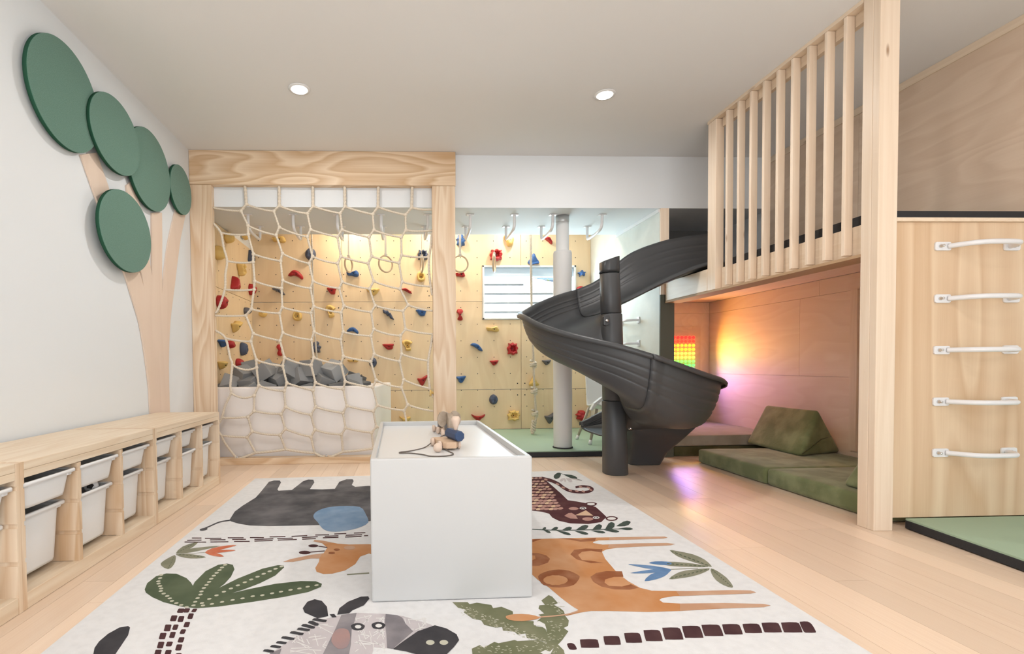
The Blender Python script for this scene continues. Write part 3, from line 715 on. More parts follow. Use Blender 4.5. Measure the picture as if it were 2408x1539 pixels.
ring_thing(1162, 619, 44, R(72), 'wooden gym ring hanging in front of the window top')
def hang_rope(name, label, pts, r, knots, yy, tail=True):
    P = [onY(x, y, yy) for x, y in pts]
    t_ = thing(name, label, 'climbing rope', (P[-1].x, yy, P[-1].z))
    top = P[0].copy(); top.z = ZC-.003
    m = MB(); rope(m, crom([top]+P, 8), r, r*6.5, .008); m.build('rope', ROPEM, t_)
    MB().cyl(Vector((top.x, yy, ZC-.03)), (0, 0, 1), r*1.3, .028, 14).build('ceiling_cap', FOAMBLACK, t_)
    for x, y in knots:
        c = onY(x, y, yy); m = MB(); kp = []
        for i in range(41):
            w = 2*PI*i/40*2.6; kp.append(c+Vector((math.cos(w)*r*2.0, math.sin(w)*r*1.7, -r*2.6+5.2*r*i/40+r*.5*math.sin(w*.5))))
        rope(m, kp, r*1.02, r*6.5, .007); m.build('knot', ROPEM, t_)
    return t_, P
rt, P = hang_rope('climbing_rope', 'thick cream climbing rope with four knots hanging before the window', [(1248,552),(1249,640),(1251,760),(1254,840),(1256,900),(1259,955),(1260,985),(1256,1000)], .0135, [(1254,857),(1256,920),(1258,973)], 5.5)
m = MB(); e = P[-1]
for s in (-1, 0, 1):
    kp = []
    for i in range(25):
        w = 2*PI*i/24*1.5+s*2.1; kp.append(e+Vector((math.cos(w)*.019-.012*i/24, math.sin(w)*.016, .05-.125*i/24)))
    rope(m, kp, .0125, .08, .007)
m.build('end_knot', ROPEM, rt)
MB().lathe(e+Vector((-.017, 0, -.10)), [(.015, 0), (.019, .006), (.017, .025)], 12).build('rope_end', ROPEM, rt)
hang_rope('hanging_rope', 'thin double climbing rope hanging behind the net above the foam', [(733,553),(735,640),(739,760),(744,830),(746,853)], .010, [], 5.35)

# ------------------------------------------------------------------ climbing holds
SHP = {
 'round': ([(1,0),(.7,.7),(0,1),(-.7,.7),(-1,0),(-.7,-.7),(0,-1),(.7,-.7)], 'dome'),
 'ring': ([(1,0),(.72,.75),(0,1),(-.72,.75),(-1,0),(-.72,-.75),(0,-1),(.72,-.75)], 'ring'),
 'bumpring': ([(1,.1),(.75,.5),(.85,.8),(.4,.8),(.1,1),(-.3,.8),(-.75,.9),(-.7,.45),(-1,.1),(-.8,-.4),(-.85,-.8),(-.3,-.8),(.1,-1),(.5,-.8),(.9,-.75),(.8,-.3)], 'ring'),
 'kidney': ([(1,-.6),(.75,.2),(.1,.9),(-.5,.7),(-1,-.1),(-.75,-.35),(-.2,-.2),(.4,-.55),(.8,-1)], 'ridge'),
 'crescent': ([(1,.9),(.75,.1),(.3,-.7),(0,-1),(-.35,-.7),(-.75,.1),(-1,.95),(-.55,.55),(0,.4),(.55,.5)], 'ridge'),
 'drop': ([(-1,.55),(-.35,.9),(.3,.5),(.7,-.1),(1,-.85),(.5,-.8),(.1,-.35),(-.4,.1)], 'ridge'),
 'wedge': ([(-1,.7),(0,.85),(1,.9),(.8,.1),(.45,-.6),(0,-.95),(-.35,-.6),(-.6,0)], 'ridge'),
 'trapezoid': ([(-1,.75),(0,.85),(1,.8),(.85,0),(.7,-.8),(0,-.95),(-.3,-.7),(-.75,.05)], 'ridge'),
 'triangle': ([(-1,.35),(-.2,.4),(.9,1),(1,.6),(.6,-.1),(.2,-.9),(-.2,-1),(-.6,-.4)], 'ridge'),
 'bone': ([(.1,1),(.7,.95),(1,.55),(.45,.1),(.5,-.4),(.9,-.75),(.5,-1),(-.3,-.95),(-.75,-.7),(-.3,-.3),(-.4,.1),(-1,.5),(-.7,.9)], 'dome'),
 'star': ([(0,1),(.3,.45),(.95,.35),(.6,-.1),(.65,-.8),(.05,-.45),(-.5,-.95),(-.55,-.25),(-1,.2),(-.4,.4)], 'dome'),
 'horn': ([(-.95,1),(-.4,.35),(.25,.4),(.85,.75),(1,.2),(.75,-.6),(.3,-1),(-.3,-.85),(-.55,-.1),(-.85,.4)], 'dome'),
 'flat': ([(-1,.6),(-.5,.3),(.2,.7),(.7,.9),(1,-.3),(.6,-.9),(-.2,-.6),(-.8,-.5)], 'ridge'),
 'ridged': ([(-1,1),(-.4,.75),(-.1,.8),(.25,.3),(.45,.3),(.9,-.6),(1,-.95),(.4,-.75),(.2,-.3),(-.2,-.2),(-.45,.2),(-.85,.35)], 'ridge'),
 'figure': ([(-.5,1),(.3,.95),(.95,.5),(.55,.2),(.5,-.2),(.75,-.7),(.3,-1),(-.3,-.9),(-.4,-.4),(-.8,.1),(-1,.6)], 'ring'),
 'bumpy': ([(.2,1),(.6,.7),(.5,.4),(1,.1),(.7,-.3),(.8,-.7),(.3,-.8),(0,-1),(-.4,-.75),(-.8,-.6),(-.7,-.1),(-1,.2),(-.6,.5),(-.5,.9)], 'dome'),
 'triangleup': ([(0,1),(.35,.35),(.6,-.2),(1,-.8),(.3,-.95),(-.4,-1),(-.9,-.7),(-.5,.1)], 'dome'),
}
hole_me = None
def hold(c, u, v, n, shape, w, h, mat_, label, group, depth=None, rot=0):
    pts, kind = SHP[shape]; depth = depth or .045+.25*min(w, h)
    t_ = thing('climbing_hold', label, 'climbing hold', c, group)
    o2 = crom([Vector((a, b, 0)) for a, b in pts], 4, True); cr, sr = math.cos(rot), math.sin(rot)
    o2 = [(p.x*cr-p.y*sr, p.x*sr+p.y*cr) for p in o2]; n_ = len(o2)
    prof = {'dome': [(1, 0), (1.0, .25), (.93, .55), (.76, .85), (.5, 1), (.22, 1.02)],
            'ridge': [(1, 0), (1.02, .3), (.95, .62), (.72, .92), (.45, 1), (.2, .86)],
            'ring': [(1, 0), (1.02, .3), (.93, .7), (.75, .95), (.58, .9), (.44, .6), (.34, .25), (.15, .2)]}[kind]
    seed = rnd.uniform(0, 99); rings = []
    tilt = .35 if kind == 'ridge' else 0
    for s, z in prof:
        ring = []
        for a, b in o2:
            k = 1+.10*mnoise.noise(Vector((a*1.6*s, b*1.6*s, seed)))*(1 if z > .1 else .3)
            zz = depth*z*(1+tilt*b*s)*(1+.18*mnoise.noise(Vector((a*s*2, b*s*2, seed+9)))) if z > 0 else 0
            ring.append(c+u*(a*s*k*w/2)+v*(b*s*k*h/2)+n*max(zz, 0))
        rings.append(ring)
    MB().loops(rings).build('hold_body', mat_, t_)
    bc = c+u*w*.08-v*h*.02
    zz = depth*(.2 if kind == 'ring' else .97 if kind == 'dome' else .88)
    if kind == 'ring': bc = c+u*0
    MB().cyl(bc+n*(zz-.006), n, .0062, .010, 10).build('bolt_socket', BLACK, t_)
k_ = YB/CF
def bh(px, py, wpx, hpx, shape, mat_, label, rot=0, depth=None):
    c = onY(px, py, YB-.0005)
    hold(c, Vector((1, 0, 0)), Vector((0, 0, 1)), Vector((0, -1, 0)), shape, wpx*k_, hpx*k_, mat_, label, 'climbing holds on the back wall', depth, rot)
for a in [
 (657,565,31,15,'flat',YELH,'wide yellow climbing hold at the top left of the back wall'),
 (731,599,24,28,'round',NAVYH,'round dusky blue hold behind the thin hanging rope, high up'),
 (696,647,33,21,'kidney',REDH,'red arched hold high on the left half of the back wall'),
 (656,686,28,18,'drop',GREYH,'dark grey drooping hold below the red arched hold'),
 (780,685,21,17,'trapezoid',REDH,'small chunky red hold just above the upper board joint, left of centre'),
 (830,645,28,15,'flat',BLUEH,'blue hold just below the leftmost gym ring'),
 (877,688,30,17,'wedge',YELH,'pale yellow wedge hold above the upper board joint'),
 (956,685,24,13,'drop',REDH,'flat red hold nearest the frame post above the upper joint'),
 (994,601,24,25,'bumpring',NAVYH,'blue lumpy hold behind the edge-on gym ring'),
 (990,652,20,23,'ring',YELH,'yellow ring hold just below the edge-on gym ring'),
 (619,739,19,15,'round',YELH,'small yellow lump at the left under the upper board joint'),
 (700,744,21,23,'ring',YELH,'yellow ring hold below the upper joint, left half'),
 (778,733,23,28,'figure',YELH,'yellow twin-lobed hold below the upper joint'),
 (913,741,26,24,'ridged',NAVYH,'slanting ridged dusky blue hold behind the net'),
 (990,736,24,17,'trapezoid',BLUEH,'bright blue trapezoid hold beside the frame post'),
 (830,778,27,16,'kidney',BLUEH,'blue arched hold in the middle of the net area'),
 (913,816,26,15,'trapezoid',REDH,'red trapezoid hold left of the yellow tailed ring'),
 (958,813,24,26,'figure',YELH,'yellow ring hold with a tail beside the red trapezoid'),
 (658,824,13,27,'bone',REDH,'upright red bone hold above the foam cubes'),
 (744,818,23,30,'bumpy',NAVYH,'dark blue knobbly hold behind the rope end above the foam'),
 (877,853,18,23,'round',NAVYH,'dusky blue round hold above the right end of the foam'),
 (993,895,24,25,'triangle',REDH,'red triangular hold low beside the frame post'),
 (830,849,24,8,'flat',YELH,'flat yellow hold peeking above the foam cubes at right'),
 (705,857,36,10,'flat',YELH,'long flat yellow hold just above the foam cubes'),
 (952,985,27,13,'horn',YELH,'yellow horned hold low, half behind the white table'),
 (1083,567,24,30,'bumpy',BLUEH,'bright blue knobbly hold right of the frame post at the top'),
 (1196,568,23,25,'horn',YELH,'yellow horned hold at the top between two monkey bars'),
 (1289,567,19,18,'drop',REDH,'small red hold at the top left of the white column'),
 (1166,601,30,27,'bumpring',REDH,'red bowl shaped hold just above the window, behind a ring'),
 (1253,610,29,25,'triangleup',BLUEH,'blue fin shaped hold just above the window behind the rope'),
 (1082,647,22,13,'flat',REDH,'red hold under the half-hidden gym ring by the frame post'),
 (1367,644,20,16,'star',BLUEH,'small blue star hold right of the white column'),
 (1364,680,18,12,'round',REDH,'small red hold half behind the top of the slide'),
 (1081,741,15,27,'bone',REDH,'upright red bone hold left of the window'),
 (1158,775,29,14,'flat',YELH,'pale yellow spiky hold just below the window'),
 (1120,817,29,21,'drop',BLUEH,'blue drooping hold below the window, left side'),
 (1204,821,25,30,'bumpring',REDH,'red paw shaped ring hold below the window'),
 (1161,854,20,13,'wedge',REDH,'small dark red hold right of centre under the yellow spiky hold'),
 (1083,893,23,18,'wedge',BLUEH,'blue wedge hold beside the frame post above the lower joint'),
 (1254,896,25,25,'triangleup',YELH,'yellow three-cornered hold behind the knotted rope'),
 (1284,853,20,13,'wedge',GREYH,'brown-red hold half hidden under the slide edge, left of the column'),
 (1160,940,20,24,'round',NAVYH,'dusky blue round hold below the lower board joint'),
 (1207,977,29,25,'bumpring',YELH,'large yellow ring hold near the floor left of the rope'),
 (1124,982,32,16,'crescent',REDH,'red crescent hold just above the back edge of the white table'),
 (1292,983,25,27,'triangle',GREYH,'grey triangular hold low between rope and column'),
 (1366,978,28,26,'bumpy',REDH,'red knobbly hold low to the right of the column'),
]: bh(*a)
def lh(px, py, w, h, shape, mat_, label):
    c = onX(px, py, XL+.018)
    hold(c, Vector((0, 1, 0)), Vector((0, 0, 1)), Vector((1, 0, 0)), shape, w*.85, h*.9, mat_, label, 'climbing holds on the left return wall')
for a in [
 (532,560,.16,.12,'round',YELH,'tan hold at the top of the left return wall'),
 (509,595,.16,.15,'round',YELH,'yellow hold right behind the left post, high up'),
 (572,557,.12,.07,'flat',YELH,'small tan hold under the soffit near the corner'),
 (585,603,.11,.16,'triangleup',NAVYH,'dark blue fin hold near the inner corner, high up'),
 (561,633,.15,.16,'figure',YELH,'yellow branching hold on the left return wall'),
 (546,667,.15,.17,'triangleup',REDH,'red flame shaped hold on the left return wall'),
 (587,681,.12,.15,'round',REDH,'red hold at the inner corner beside the net strand'),
 (514,711,.17,.15,'round',REDH,'large round red hold next to the left post'),
 (576,732,.12,.09,'round',GREYH,'small dark grey hold under the joint near the corner'),
 (548,768,.16,.14,'triangle',YELH,'yellow fin hold low on the left return wall'),
 (516,808,.14,.09,'drop',BLUEH,'blue hold close behind the left post above the foam'),
 (537,811,.12,.09,'round',REDH,'small red hold between two blue ones above the foam'),
 (567,821,.12,.16,'round',NAVYH,'dark blue round hold above the foam by the corner'),
 (557,855,.12,.11,'round',REDH,'dark red hold half sunk behind the foam cubes'),
 (516,859,.12,.09,'trapezoid',YELH,'tan block hold behind the left post at foam height'),
]: lh(*a)

# ------------------------------------------------------------------ wall rungs on the partition
for (x, y), w in (((1421, 643), 'uppermost'), ((1502, 753), 'second from the top'), ((1502, 808), 'third from the top'), ((1405, 925), 'lowest')):
    p = onX(x, y, 2.2995); z = p.z
    ya = p.y if x > 1450 else p.y-.36
    r_ = thing('partition_rung', f'white metal rung on the pale partition behind the slide, {w}', 'rung', (2.2995, ya, z), 'rungs on the pale partition')
    for s in (0, .36):
        MB().box(2.291, 2.2995, ya+s-.025, ya+s+.025, z-.030, z+.030).build('flange', WHITEMETAL, r_, bevel=.002)
        MB().cyl((2.291, ya+s, z), (-1, 0, 0), .006, .005, 10).build('bolt', STEEL, r_)
    MB().tube(crom([(2.292, ya, z), (2.26, ya+.005, z), (2.21, ya+.03, z), (2.195, ya+.08, z), (2.195, ya+.28, z), (2.21, ya+.33, z), (2.26, ya+.355, z), (2.292, ya+.36, z)], 5), .0125, 10).build('bar', WHITEMETAL, r_)

# ------------------------------------------------------------------ child's chair behind the slide
cf = onZ(1387, 1047, .056); ch = thing('child_chair', 'small white plastic chair with beige splayed legs behind the slide post', 'chair', (cf.x+.17, cf.y+.17, .056))
X0, Y0, Z0 = cf.x, cf.y, .0565
CB = mat('chair_white', (.84, .84, .83), .35); CL = mat('chair_beige', (.50, .42, .33), .5)
for dx, dy in ((0, 0), (.36, 0), (0, .36), (.36, .36)):
    sx, sy = (1 if dx == 0 else -1), (1 if dy == 0 else -1)
    f = Vector((X0+dx, Y0+dy, Z0)); t2 = f+Vector((sx*.10, sy*.08, .34))
    l_ = MB().tube([f+(t2-f)*.12, t2], .013, 10).build('leg', CL, ch)
    MB().tube([f, f+(t2-f)*.13], .016, 10).build('foot_cap', CB, l_)
m = MB(); N1, N2 = 14, 10; rows = []
for i in range(N1):
    u_ = i/(N1-1); row = []
    for j in range(N2):
        v_ = j/(N2-1)*2-1
        if u_ < .55: y, z = Y0+.05+.30*u_/.55, Z0+.335+.02*math.cos(u_*6)
        else: k = (u_-.55)/.45; y, z = Y0+.35+.06*k, Z0+.335+.30*k
        row.append(Vector((X0+.22+v_*(.13-.02*u_), y, z+.045*v_*v_)))
    rows.append(row)
m.loops(rows, (False, False), close=False); o = m.build('seat_shell', CB, ch, fix=False); sd = o.modifiers.new('s', 'SOLIDIFY'); sd.thickness = .010; sd.offset = 0
MB().prism([(X0+.03, Y0+.06, Z0+.33), (X0+.07, Y0+.06, Z0+.40), (X0+.15, Y0+.06, Z0+.46), (X0+.17, Y0+.06, Z0+.45), (X0+.10, Y0+.06, Z0+.38), (X0+.05, Y0+.06, Z0+.325)], (0, .05, 0)).build('seat_side', CB, ch, bevel=.006)

# ------------------------------------------------------------------ spiral slide
PX, PY = 1.62, 3.74
slide = thing('spiral_slide', 'charcoal plastic spiral slide winding down from the loft', 'slide', (PX, PY, 0))
def lin(tab, s):
    for (a, va), (b, vb) in zip(tab, tab[1:]):
        if a <= s <= b:
            t = (s-a)/(b-a); return va+(vb-va)*t
    return tab[0][1] if s < tab[0][0] else tab[-1][1]
def smooth_tab(tab, s, w=7):
    return sum(lin(tab, s+d) for d in (-w, -w/2, 0, w/2, w))/5
RIM = [(0, 1.965), (15, 1.955), (27, 1.94), (44, 1.885), (55, 1.83), (62, 1.785), (75, 1.61), (88, 1.525), (110, 1.45), (130, 1.36), (148, 1.28), (184, 1.21), (197, 1.15), (219, 1.06), (249, .96), (266, .89), (285, .81), (297, .77), (320, .725), (345, .68), (380, .60), (425, .47), (437, .40), (447, .33), (452, .29)]
BED = [(0, 1.625), (33, 1.575), (58, 1.44), (80, 1.30), (90, 1.255), (120, 1.15), (150, 1.03), (180, .92), (217, .80), (249, .64), (270, .50), (285, .42), (310, .385), (345, .36), (400, .31), (425, .275), (452, .25)]
def station(s):
    """outer and inner plan points of the chute at winding angle s (degrees)"""
    a = R(s); ro, ri = .695, .085
    o = Vector((PX+ro*math.cos(a), PY+ro*math.sin(a), 0)); i = Vector((PX+ri*math.cos(a), PY+ri*math.sin(a), 0))
    if s < 90:                                   # straighter run from the loft opening to behind the pole
        t = max(0, s)/90; xs = 2.75-(2.75-PX)*t
        o = Vector((xs, 4.255+.18*(1-(1-t)**1.2), 0)); i = Vector((xs, PY+.085-.03*(1-t), 0))
    return o, i
def section(s, grow=0):
    o, i = station(s); zr, zb = smooth_tab(RIM, s), smooth_tab(BED, s); h = zr-zb; d = i-o; L = d.length; d = d/L
    lipz = zb+(.025 if s < 100 else .10 if s < 300 else .12)
    P = []
    A = lambda u, z: P.append(o+d*u+Vector((0, 0, z)))
    A(-.030-grow, zr-.030); A(-.034-grow, zr-.014); A(-.024-grow, zr-.002); A(-.008, zr); A(.004-grow, zr-.010); A(.008-grow, zr-.028)
    nW = 30
    for k in range(nW):
        v = (k+.5)/nW; z = zr-.03-(h*.72-.03)*v
        u = .008+.075*v**1.7*(h/.4)
        g = max(math.exp(-((v-c)/.028)**2) for c in (.30, .56, .82))
        A(u+.006*g-grow, z)
    u0, z0 = .008+.075*(h/.4)+.012, zr-h*.72
    for k in range(1, 8):                        # rounding into the bed
        w = PI/2*k/7; A(u0+(1-math.cos(w))*.17-grow, z0-math.sin(w)*h*.28-grow*.7)
    for u, z in ((.5, 0), (.68, .0), (.82, .012), (.90, .035), (.955, .07)):
        if u*L > u0+.18: A(u*L, zb+z*(.6 if s < 100 else 1)-grow*.7)
        else: A(u0+.18+.004*u, zb+z-grow*.7)
    A(L*.985, lipz); A(L, lipz-.004)
    return P
def chute(s0, s1, n, name, grow0=0, grow1=0):
    rows = []
    for k in range(n+1):
        s = s0+(s1-s0)*k/n
        g = grow0*max(0, 1-(s-s0)/5)+grow1*max(0, 1-(s1-s)/5) if (grow0 or grow1) else 0
        g = grow0 if (grow0 and s-s0 < 5) else grow1 if (grow1 and s1-s < 5) else 0
        rows.append(section(s, g))
    m = MB(); m.loops(rows, (False, False), close=False)
    o = m.build(name, CHAR, slide)
    sd = o.modifiers.new('s', 'SOLIDIFY'); sd.thickness = .011; sd.offset = 0
    return o
chute(0, 94, 48, 'chute_section')
chute(91, 268, 90, 'chute_section', .0125, 0)
chute(264, 451, 96, 'chute_section', .0125, 0)
# pole of stacked sleeves
def sleeve(z0, z1, r0, r1, c0, c1, name, m_=CHAR, k=0):
    rg = []
    for z, r in ((z0, r0-.004), (z0+.006, r0), (z1-.006, r1), (z1, r1-.004)):
        t = (z-z0)/(z1-z0); cx = c0+(c1-c0)*t
        rg.append([Vector((cx+q[0], PY+.0+q[1]+k, z)) for q in rrect(r*2, r*2, r*.8, 6)])
    return MB().loops(rg).build(name, m_, slide)
zt = lambda y: onY(1445, y, PY-.07).z
XP = lambda px, y: onY(px, y, PY-.07).x
sleeve(0, .56, .088, .080, XP(1456, 1110), XP(1452, 950), 'pole_sleeve')
sleeve(.562, zt(737), .076, .072, XP(1452, 950), XP(1447, 740), 'pole_sleeve')
sleeve(zt(737)+.002, zt(640), .071, .067, XP(1446, 737), XP(1442.5, 640), 'pole_sleeve')
# slanted cap
za, zb_, xcap = zt(639), zt(606), XP(1442, 620)
rg = []
for z, tl in ((za, 0), (za+.025, .0), (zb_-.004, .05), (zb_, .05)):
    rg.append([Vector((xcap+q[0]*(.97 if z == zb_ else 1), PY+q[1]*(.97 if z == zb_ else 1), z+tl*(q[0]/.07)*.45)) for q in rrect(.135, .135, .05, 6)])
MB().loops(rg).build('pole_cap', CHARSM, slide)
# bracket ears with bolts
def ear(px, py, yy, name='bracket'):
    c = onY(px, py, yy)
    MB().prism([c+Vector((a, 0, b)) for a, b in ((-.022, -.03), (0, -.038), (.022, -.03), (.022, .035), (0, .045), (-.022, .035))], (0, .03, 0)).build(name, CHAR, slide, bevel=.006)
    MB().lathe(c, [(.013, 0), (.013, .004), (.009, .009), (.003, .011)], 14, (0, -1, 0)).build('bolt', STEEL, slide)
ear(1427, 755, PY-.13)
from mathutils.bvhtree import BVHTree
_rows = [section(264+k*1.0) for k in range(188)]; _n = len(_rows[0])
_bv = BVHTree.FromPolygons([v for r in _rows for v in r], [(i*_n+j, i*_n+j+1, (i+1)*_n+j+1, (i+1)*_n+j) for i in range(187) for j in range(_n-1)])
for px, py in ((1482, 1008), (1554, 1031)):
    d = onZ(px, py, 0)-EYE; hit, nr, _i, _d = _bv.ray_cast(EYE, d.normalized())
    if hit:
        c = hit-d.normalized()*.004; nr = nr if nr.dot(d) < 0 else -nr
        MB().lathe(c, [(.024, -.012), (.022, .0), (.014, .002), (.014, .006), (.009, .011), (.003, .012)], 16, nr).build('bolt', STEEL, slide)
# the moulded foot under the exit
f1, f2 = onZ(1487, 1096, 0), onZ(1548, 1090, 0)
fc = Vector(((f1.x+f2.x)/2, (f1.y+f2.y)/2+.08, 0)); fw = f2.x-f1.x
MB().loops([[Vector((fc.x+dx+q[0], fc.y+q[1]-.04*(z > .1), z)) for q in rrect(fw*k, .24*k2, .05, 5)] for z, k, k2, dx in ((0, .97, .95, 0), (.012, 1, 1, 0), (.10, 1.15, 1.05, .03), (.24, 1.65, 1.5, .06), (.33, 2.0, 2.0, .07), (.36, 1.9, 1.9, .06))]).build('exit_foot', CHAR, slide)

# ------------------------------------------------------------------ reading nook
def cushion(name, label, x0, x1, y0, y1, z0, z1, m_, r=.03, rotz=0, group=None):
    c = Vector(((x0+x1)/2, (y0+y1)/2, z0)); t_ = thing(name, label, 'cushion', c, group)
    bm_ = MB(); bm_.box(x0, x1, y0, y1, z0, z1); bmesh.ops.bevel(bm_.bm, geom=bm_.bm.edges[:], offset=r, segments=4, affect='EDGES', profile=.55)
    bmesh.ops.subdivide_edges(bm_.bm, edges=[e for e in bm_.bm.edges if e.calc_length() > .2], cuts=5, use_grid_fill=True)
    for v in bm_.bm.verts:
        k = mnoise.noise(v.co*7); v.co += Vector((k*.004, k*.004, k*.005 if v.co.z > z0+.02 else 0))
    bm_.build('cover', m_, t_, smooth=True)
    return t_
cushion('floor_cushion', 'olive suede floor cushion at the far end, under the wedge', 2.485, 3.44, 3.316, 4.105, .001, .118, SUEDE, group='olive floor cushions in the nook')
cushion('floor_cushion', 'olive suede floor cushion nearest the timber post', 2.490, 3.44, 2.48, 3.313, .001, .118, SUEDE, group='olive floor cushions in the nook')
MBs = MB()
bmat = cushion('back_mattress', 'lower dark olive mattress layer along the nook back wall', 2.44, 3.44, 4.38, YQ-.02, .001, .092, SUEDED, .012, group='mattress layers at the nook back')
cushion('back_mattress', 'upper taupe topped mattress layer along the nook back wall', 2.44, 3.44, 4.372, YQ-.02, .094, .19, SUEDEG, .012, group='mattress layers at the nook back')
def wedge(label, base4, ridge2, z0):
    c = sum((Vector(p) for p in base4), Vector())/4
    t_ = thing('wedge_cushion', label, 'cushion', c, 'wedge cushions in the nook')
    m = MB(); v = [m.bm.verts.new(p) for p in list(base4)+list(ridge2)]
    for q in ((3, 2, 1, 0), (0, 1, 5, 4), (2, 3, 4, 5), (1, 2, 5), (3, 0, 4)): m.face([v[i] for i in q])
    m2 = m.bm; bmesh.ops.recalc_face_normals(m2, faces=m2.faces)
    bmesh.ops.bevel(m2, geom=m2.edges[:], offset=.035, segments=4, affect='EDGES', profile=.5)
    bmesh.ops.triangulate(m2, faces=[f for f in m2.faces if len(f.verts) > 4])
    bmesh.ops.subdivide_edges(m2, edges=[e for e in m2.edges if e.calc_length() > .12], cuts=3, use_grid_fill=True)
    for q in m2.verts:
        k = mnoise.noise(Vector((q.co.x*3, q.co.y*16, q.co.z*5))); q.co += Vector((k*.007, k*.004, k*.004))
        q.co.z = max(q.co.z, z0); q.co.x = min(q.co.x, XQ-.02)
    m.build('cover', SUEDE, t_, smooth=True)
    return t_
B = .1185
w0 = [onZ(1752, 1040, B), onZ(1880, 1072, B)]
b0, b1 = Vector((2.905, 4.165, B)), Vector((3.045, 3.53, B)) 
b0 = onZ(1752, 1043, B); b1 = onZ(1882, 1075, B); b2 = onZ(1982, 1066, B); b3 = b0+(b2-b1)
t0 = onY(1800, 950, (b0.y+b3.y)/2-.02); t1 = onY(1926, 962, (b1.y+b2.y)/2)
wd = wedge('olive suede wedge bolster leaning on the far floor cushion', [b0, b1, b2, b3], [t0, t1], B)
za_, zb2 = b1.lerp(t1, .08), b2.lerp(t1, .45)
nn = (b2-b1).cross(t1-b1).normalized(); nn = nn if nn.y < 0 else -nn
MB().tube([b1.lerp(t1, .06)+nn*.004, (b1+b2+t1)/3+nn*.0, b2.lerp(t1, .40)*.85+(b1+b2+t1)/3*.15-nn*.004], .004, 6).build('zip', SUEDED, wd)
wedge('olive wedge cushion mostly hidden behind the timber post', [(2.56, 2.82, B), (2.56, 2.50, B), (3.0, 2.50, B), (3.0, 2.82, B)], [(2.76, 2.80, .42), (2.76, 2.52, .42)], B)
# light board
lb = thing('light_board', 'board of glowing coloured light pegs on the nook back wall', 'light panel', (3.1, YQ-.02, .6))
xb0, xb1 = 2.92, onY(1648, 768, YQ-.03).x; zb1 = onY(1648, 768, YQ-.03).z
MB().box(xb0, xb1, YQ-.030, YQ-.0125, .36, zb1).build('board', BIRCHX, lb, bevel=.003)
def led(nm, c): return mat('peg_'+nm, c, .4, emis=(c, 2.6))
cols_ = [led('red', (1, .02, .015)), led('red_two', (1, .03, .015)), led('amber', (1, .42, .02)), led('amber_two', (1, .48, .02)), led('yellow', (1, .80, .06)), led('yellow_two', (1, .85, .06)), led('green', (.15, 1, .08)), led('green_two', (.1, 1, .1)), led('cyan', (.05, .8, .9)), led('blue', (.05, .2, 1)), led('blue_two', (.08, .1, 1)), led('violet', (.4, .08, 1)), led('violet_two', (.5, .1, 1)), led('magenta', (1, .1, .8))]
core = mat('peg_core', (1, 1, .9), .3, emis=((1, .95, .8), 2))
p0, p1, p2 = onY(1630.5, 794, YQ-.03), onY(1594, 794, YQ-.03), onY(1631, 878, YQ-.03)
dx, dz = (p0.x-p1.x)/4, (p0.z-p2.z)/9
pegs = {}
for r_i in range(14):
    for c_i in range(8):
        k = r_i
        if k not in pegs:
            o = MB().lathe((0, 0, 0), [(.0155, 0), (.0155, .008), (.010, .015), (.006, .012), (.002, .011)], 12, (0, -1, 0)).build('light_peg', cols_[k])
            pegs[k] = o; o2 = o
        else: o2 = link(pegs[k].copy())
        o2.parent = lb; o2.location = Vector((p0.x-dx*c_i, YQ-.030, p0.z-dz*r_i))-lb.location
for zz, colr, pw_ in ((1.09, (1, .25, .03), .5), (.99, (1, .50, .04), 1.7), (.90, (1, .62, .10), .9), (.74, (.35, .35, 1), .6), (.60, (.55, .25, 1), .9)):
    area('peg_glow', (3.12, YQ-.06, zz), .30, pw_*2.0, colr, (R(-90), 0, 0), 'RECTANGLE', .08, R(150))

# ------------------------------------------------------------------ rug with its flat printed animals
RUGC = mat('rug_cotton', (.82, .81, .81), .95, .1, mott=(30, (.76, .75, .75), .4, .75), bump=(350, .3))
rug = thing('rug', 'white cotton rug printed with animals and leaves under the table', 'rug', (.12, 2.2, 0))
MB().prism([(-1.102, 3.752, .001), (1.352, 3.842, .001), (1.335, .70, .001), (-1.055, .70, .001)], (0, 0, .005)).build('rug_cloth', RUGC, rug)
def pm(name, c, c2, sc=14): return mat('print_'+name, c, .95, .1, mott=(sc, c2, .38, .68))
P_CHAR = pm('charcoal', (.085, .083, .088), (.19, .18, .185), 5)
P_DARK = pm('dark', (.055, .053, .058), (.075, .07, .075)); P_BLUE = pm('blue', (.20, .31, .46), (.32, .42, .56), 6)
P_BRN = pm('brown', (.075, .035, .038), (.10, .05, .05)); P_SAGE = pm('sage', (.24, .24, .17), (.30, .29, .21))
P_RED = pm('coral', (.60, .17, .09), (.66, .26, .16)); P_OCH = pm('ochre', (.56, .25, .10), (.64, .35, .19), 5)
P_TAN = pm('tan', (.55, .31, .19), (.62, .40, .28), 5); P_RUST = pm('rust', (.30, .105, .045), (.42, .19, .10), 9)
P_GRN = pm('green', (.085, .11, .065), (.13, .155, .095), 5); P_PALE = pm('pale', (.56, .54, .42), (.62, .6, .5))
P_MAR = pm('maroon', (.085, .030, .034), (.11, .045, .045)); P_PINK = pm('pink', (.46, .25, .21), (.52, .32, .27))
P_LIL = pm('lilac', (.56, .51, .52), (.62, .57, .58)); P_GREY = pm('grey', (.23, .21, .225), (.33, .30, .31), 10)
P_WHT = pm('white', (.80, .78, .76), (.74, .72, .70)); P_BLUSH = pm('blush', (.42, .27, .25), (.33, .25, .26), 10)
P_PEACH = pm('peach', (.66, .45, .30), (.7, .5, .36)); P_SKY = pm('skyblue', (.12, .22, .40), (.20, .32, .52), 8)
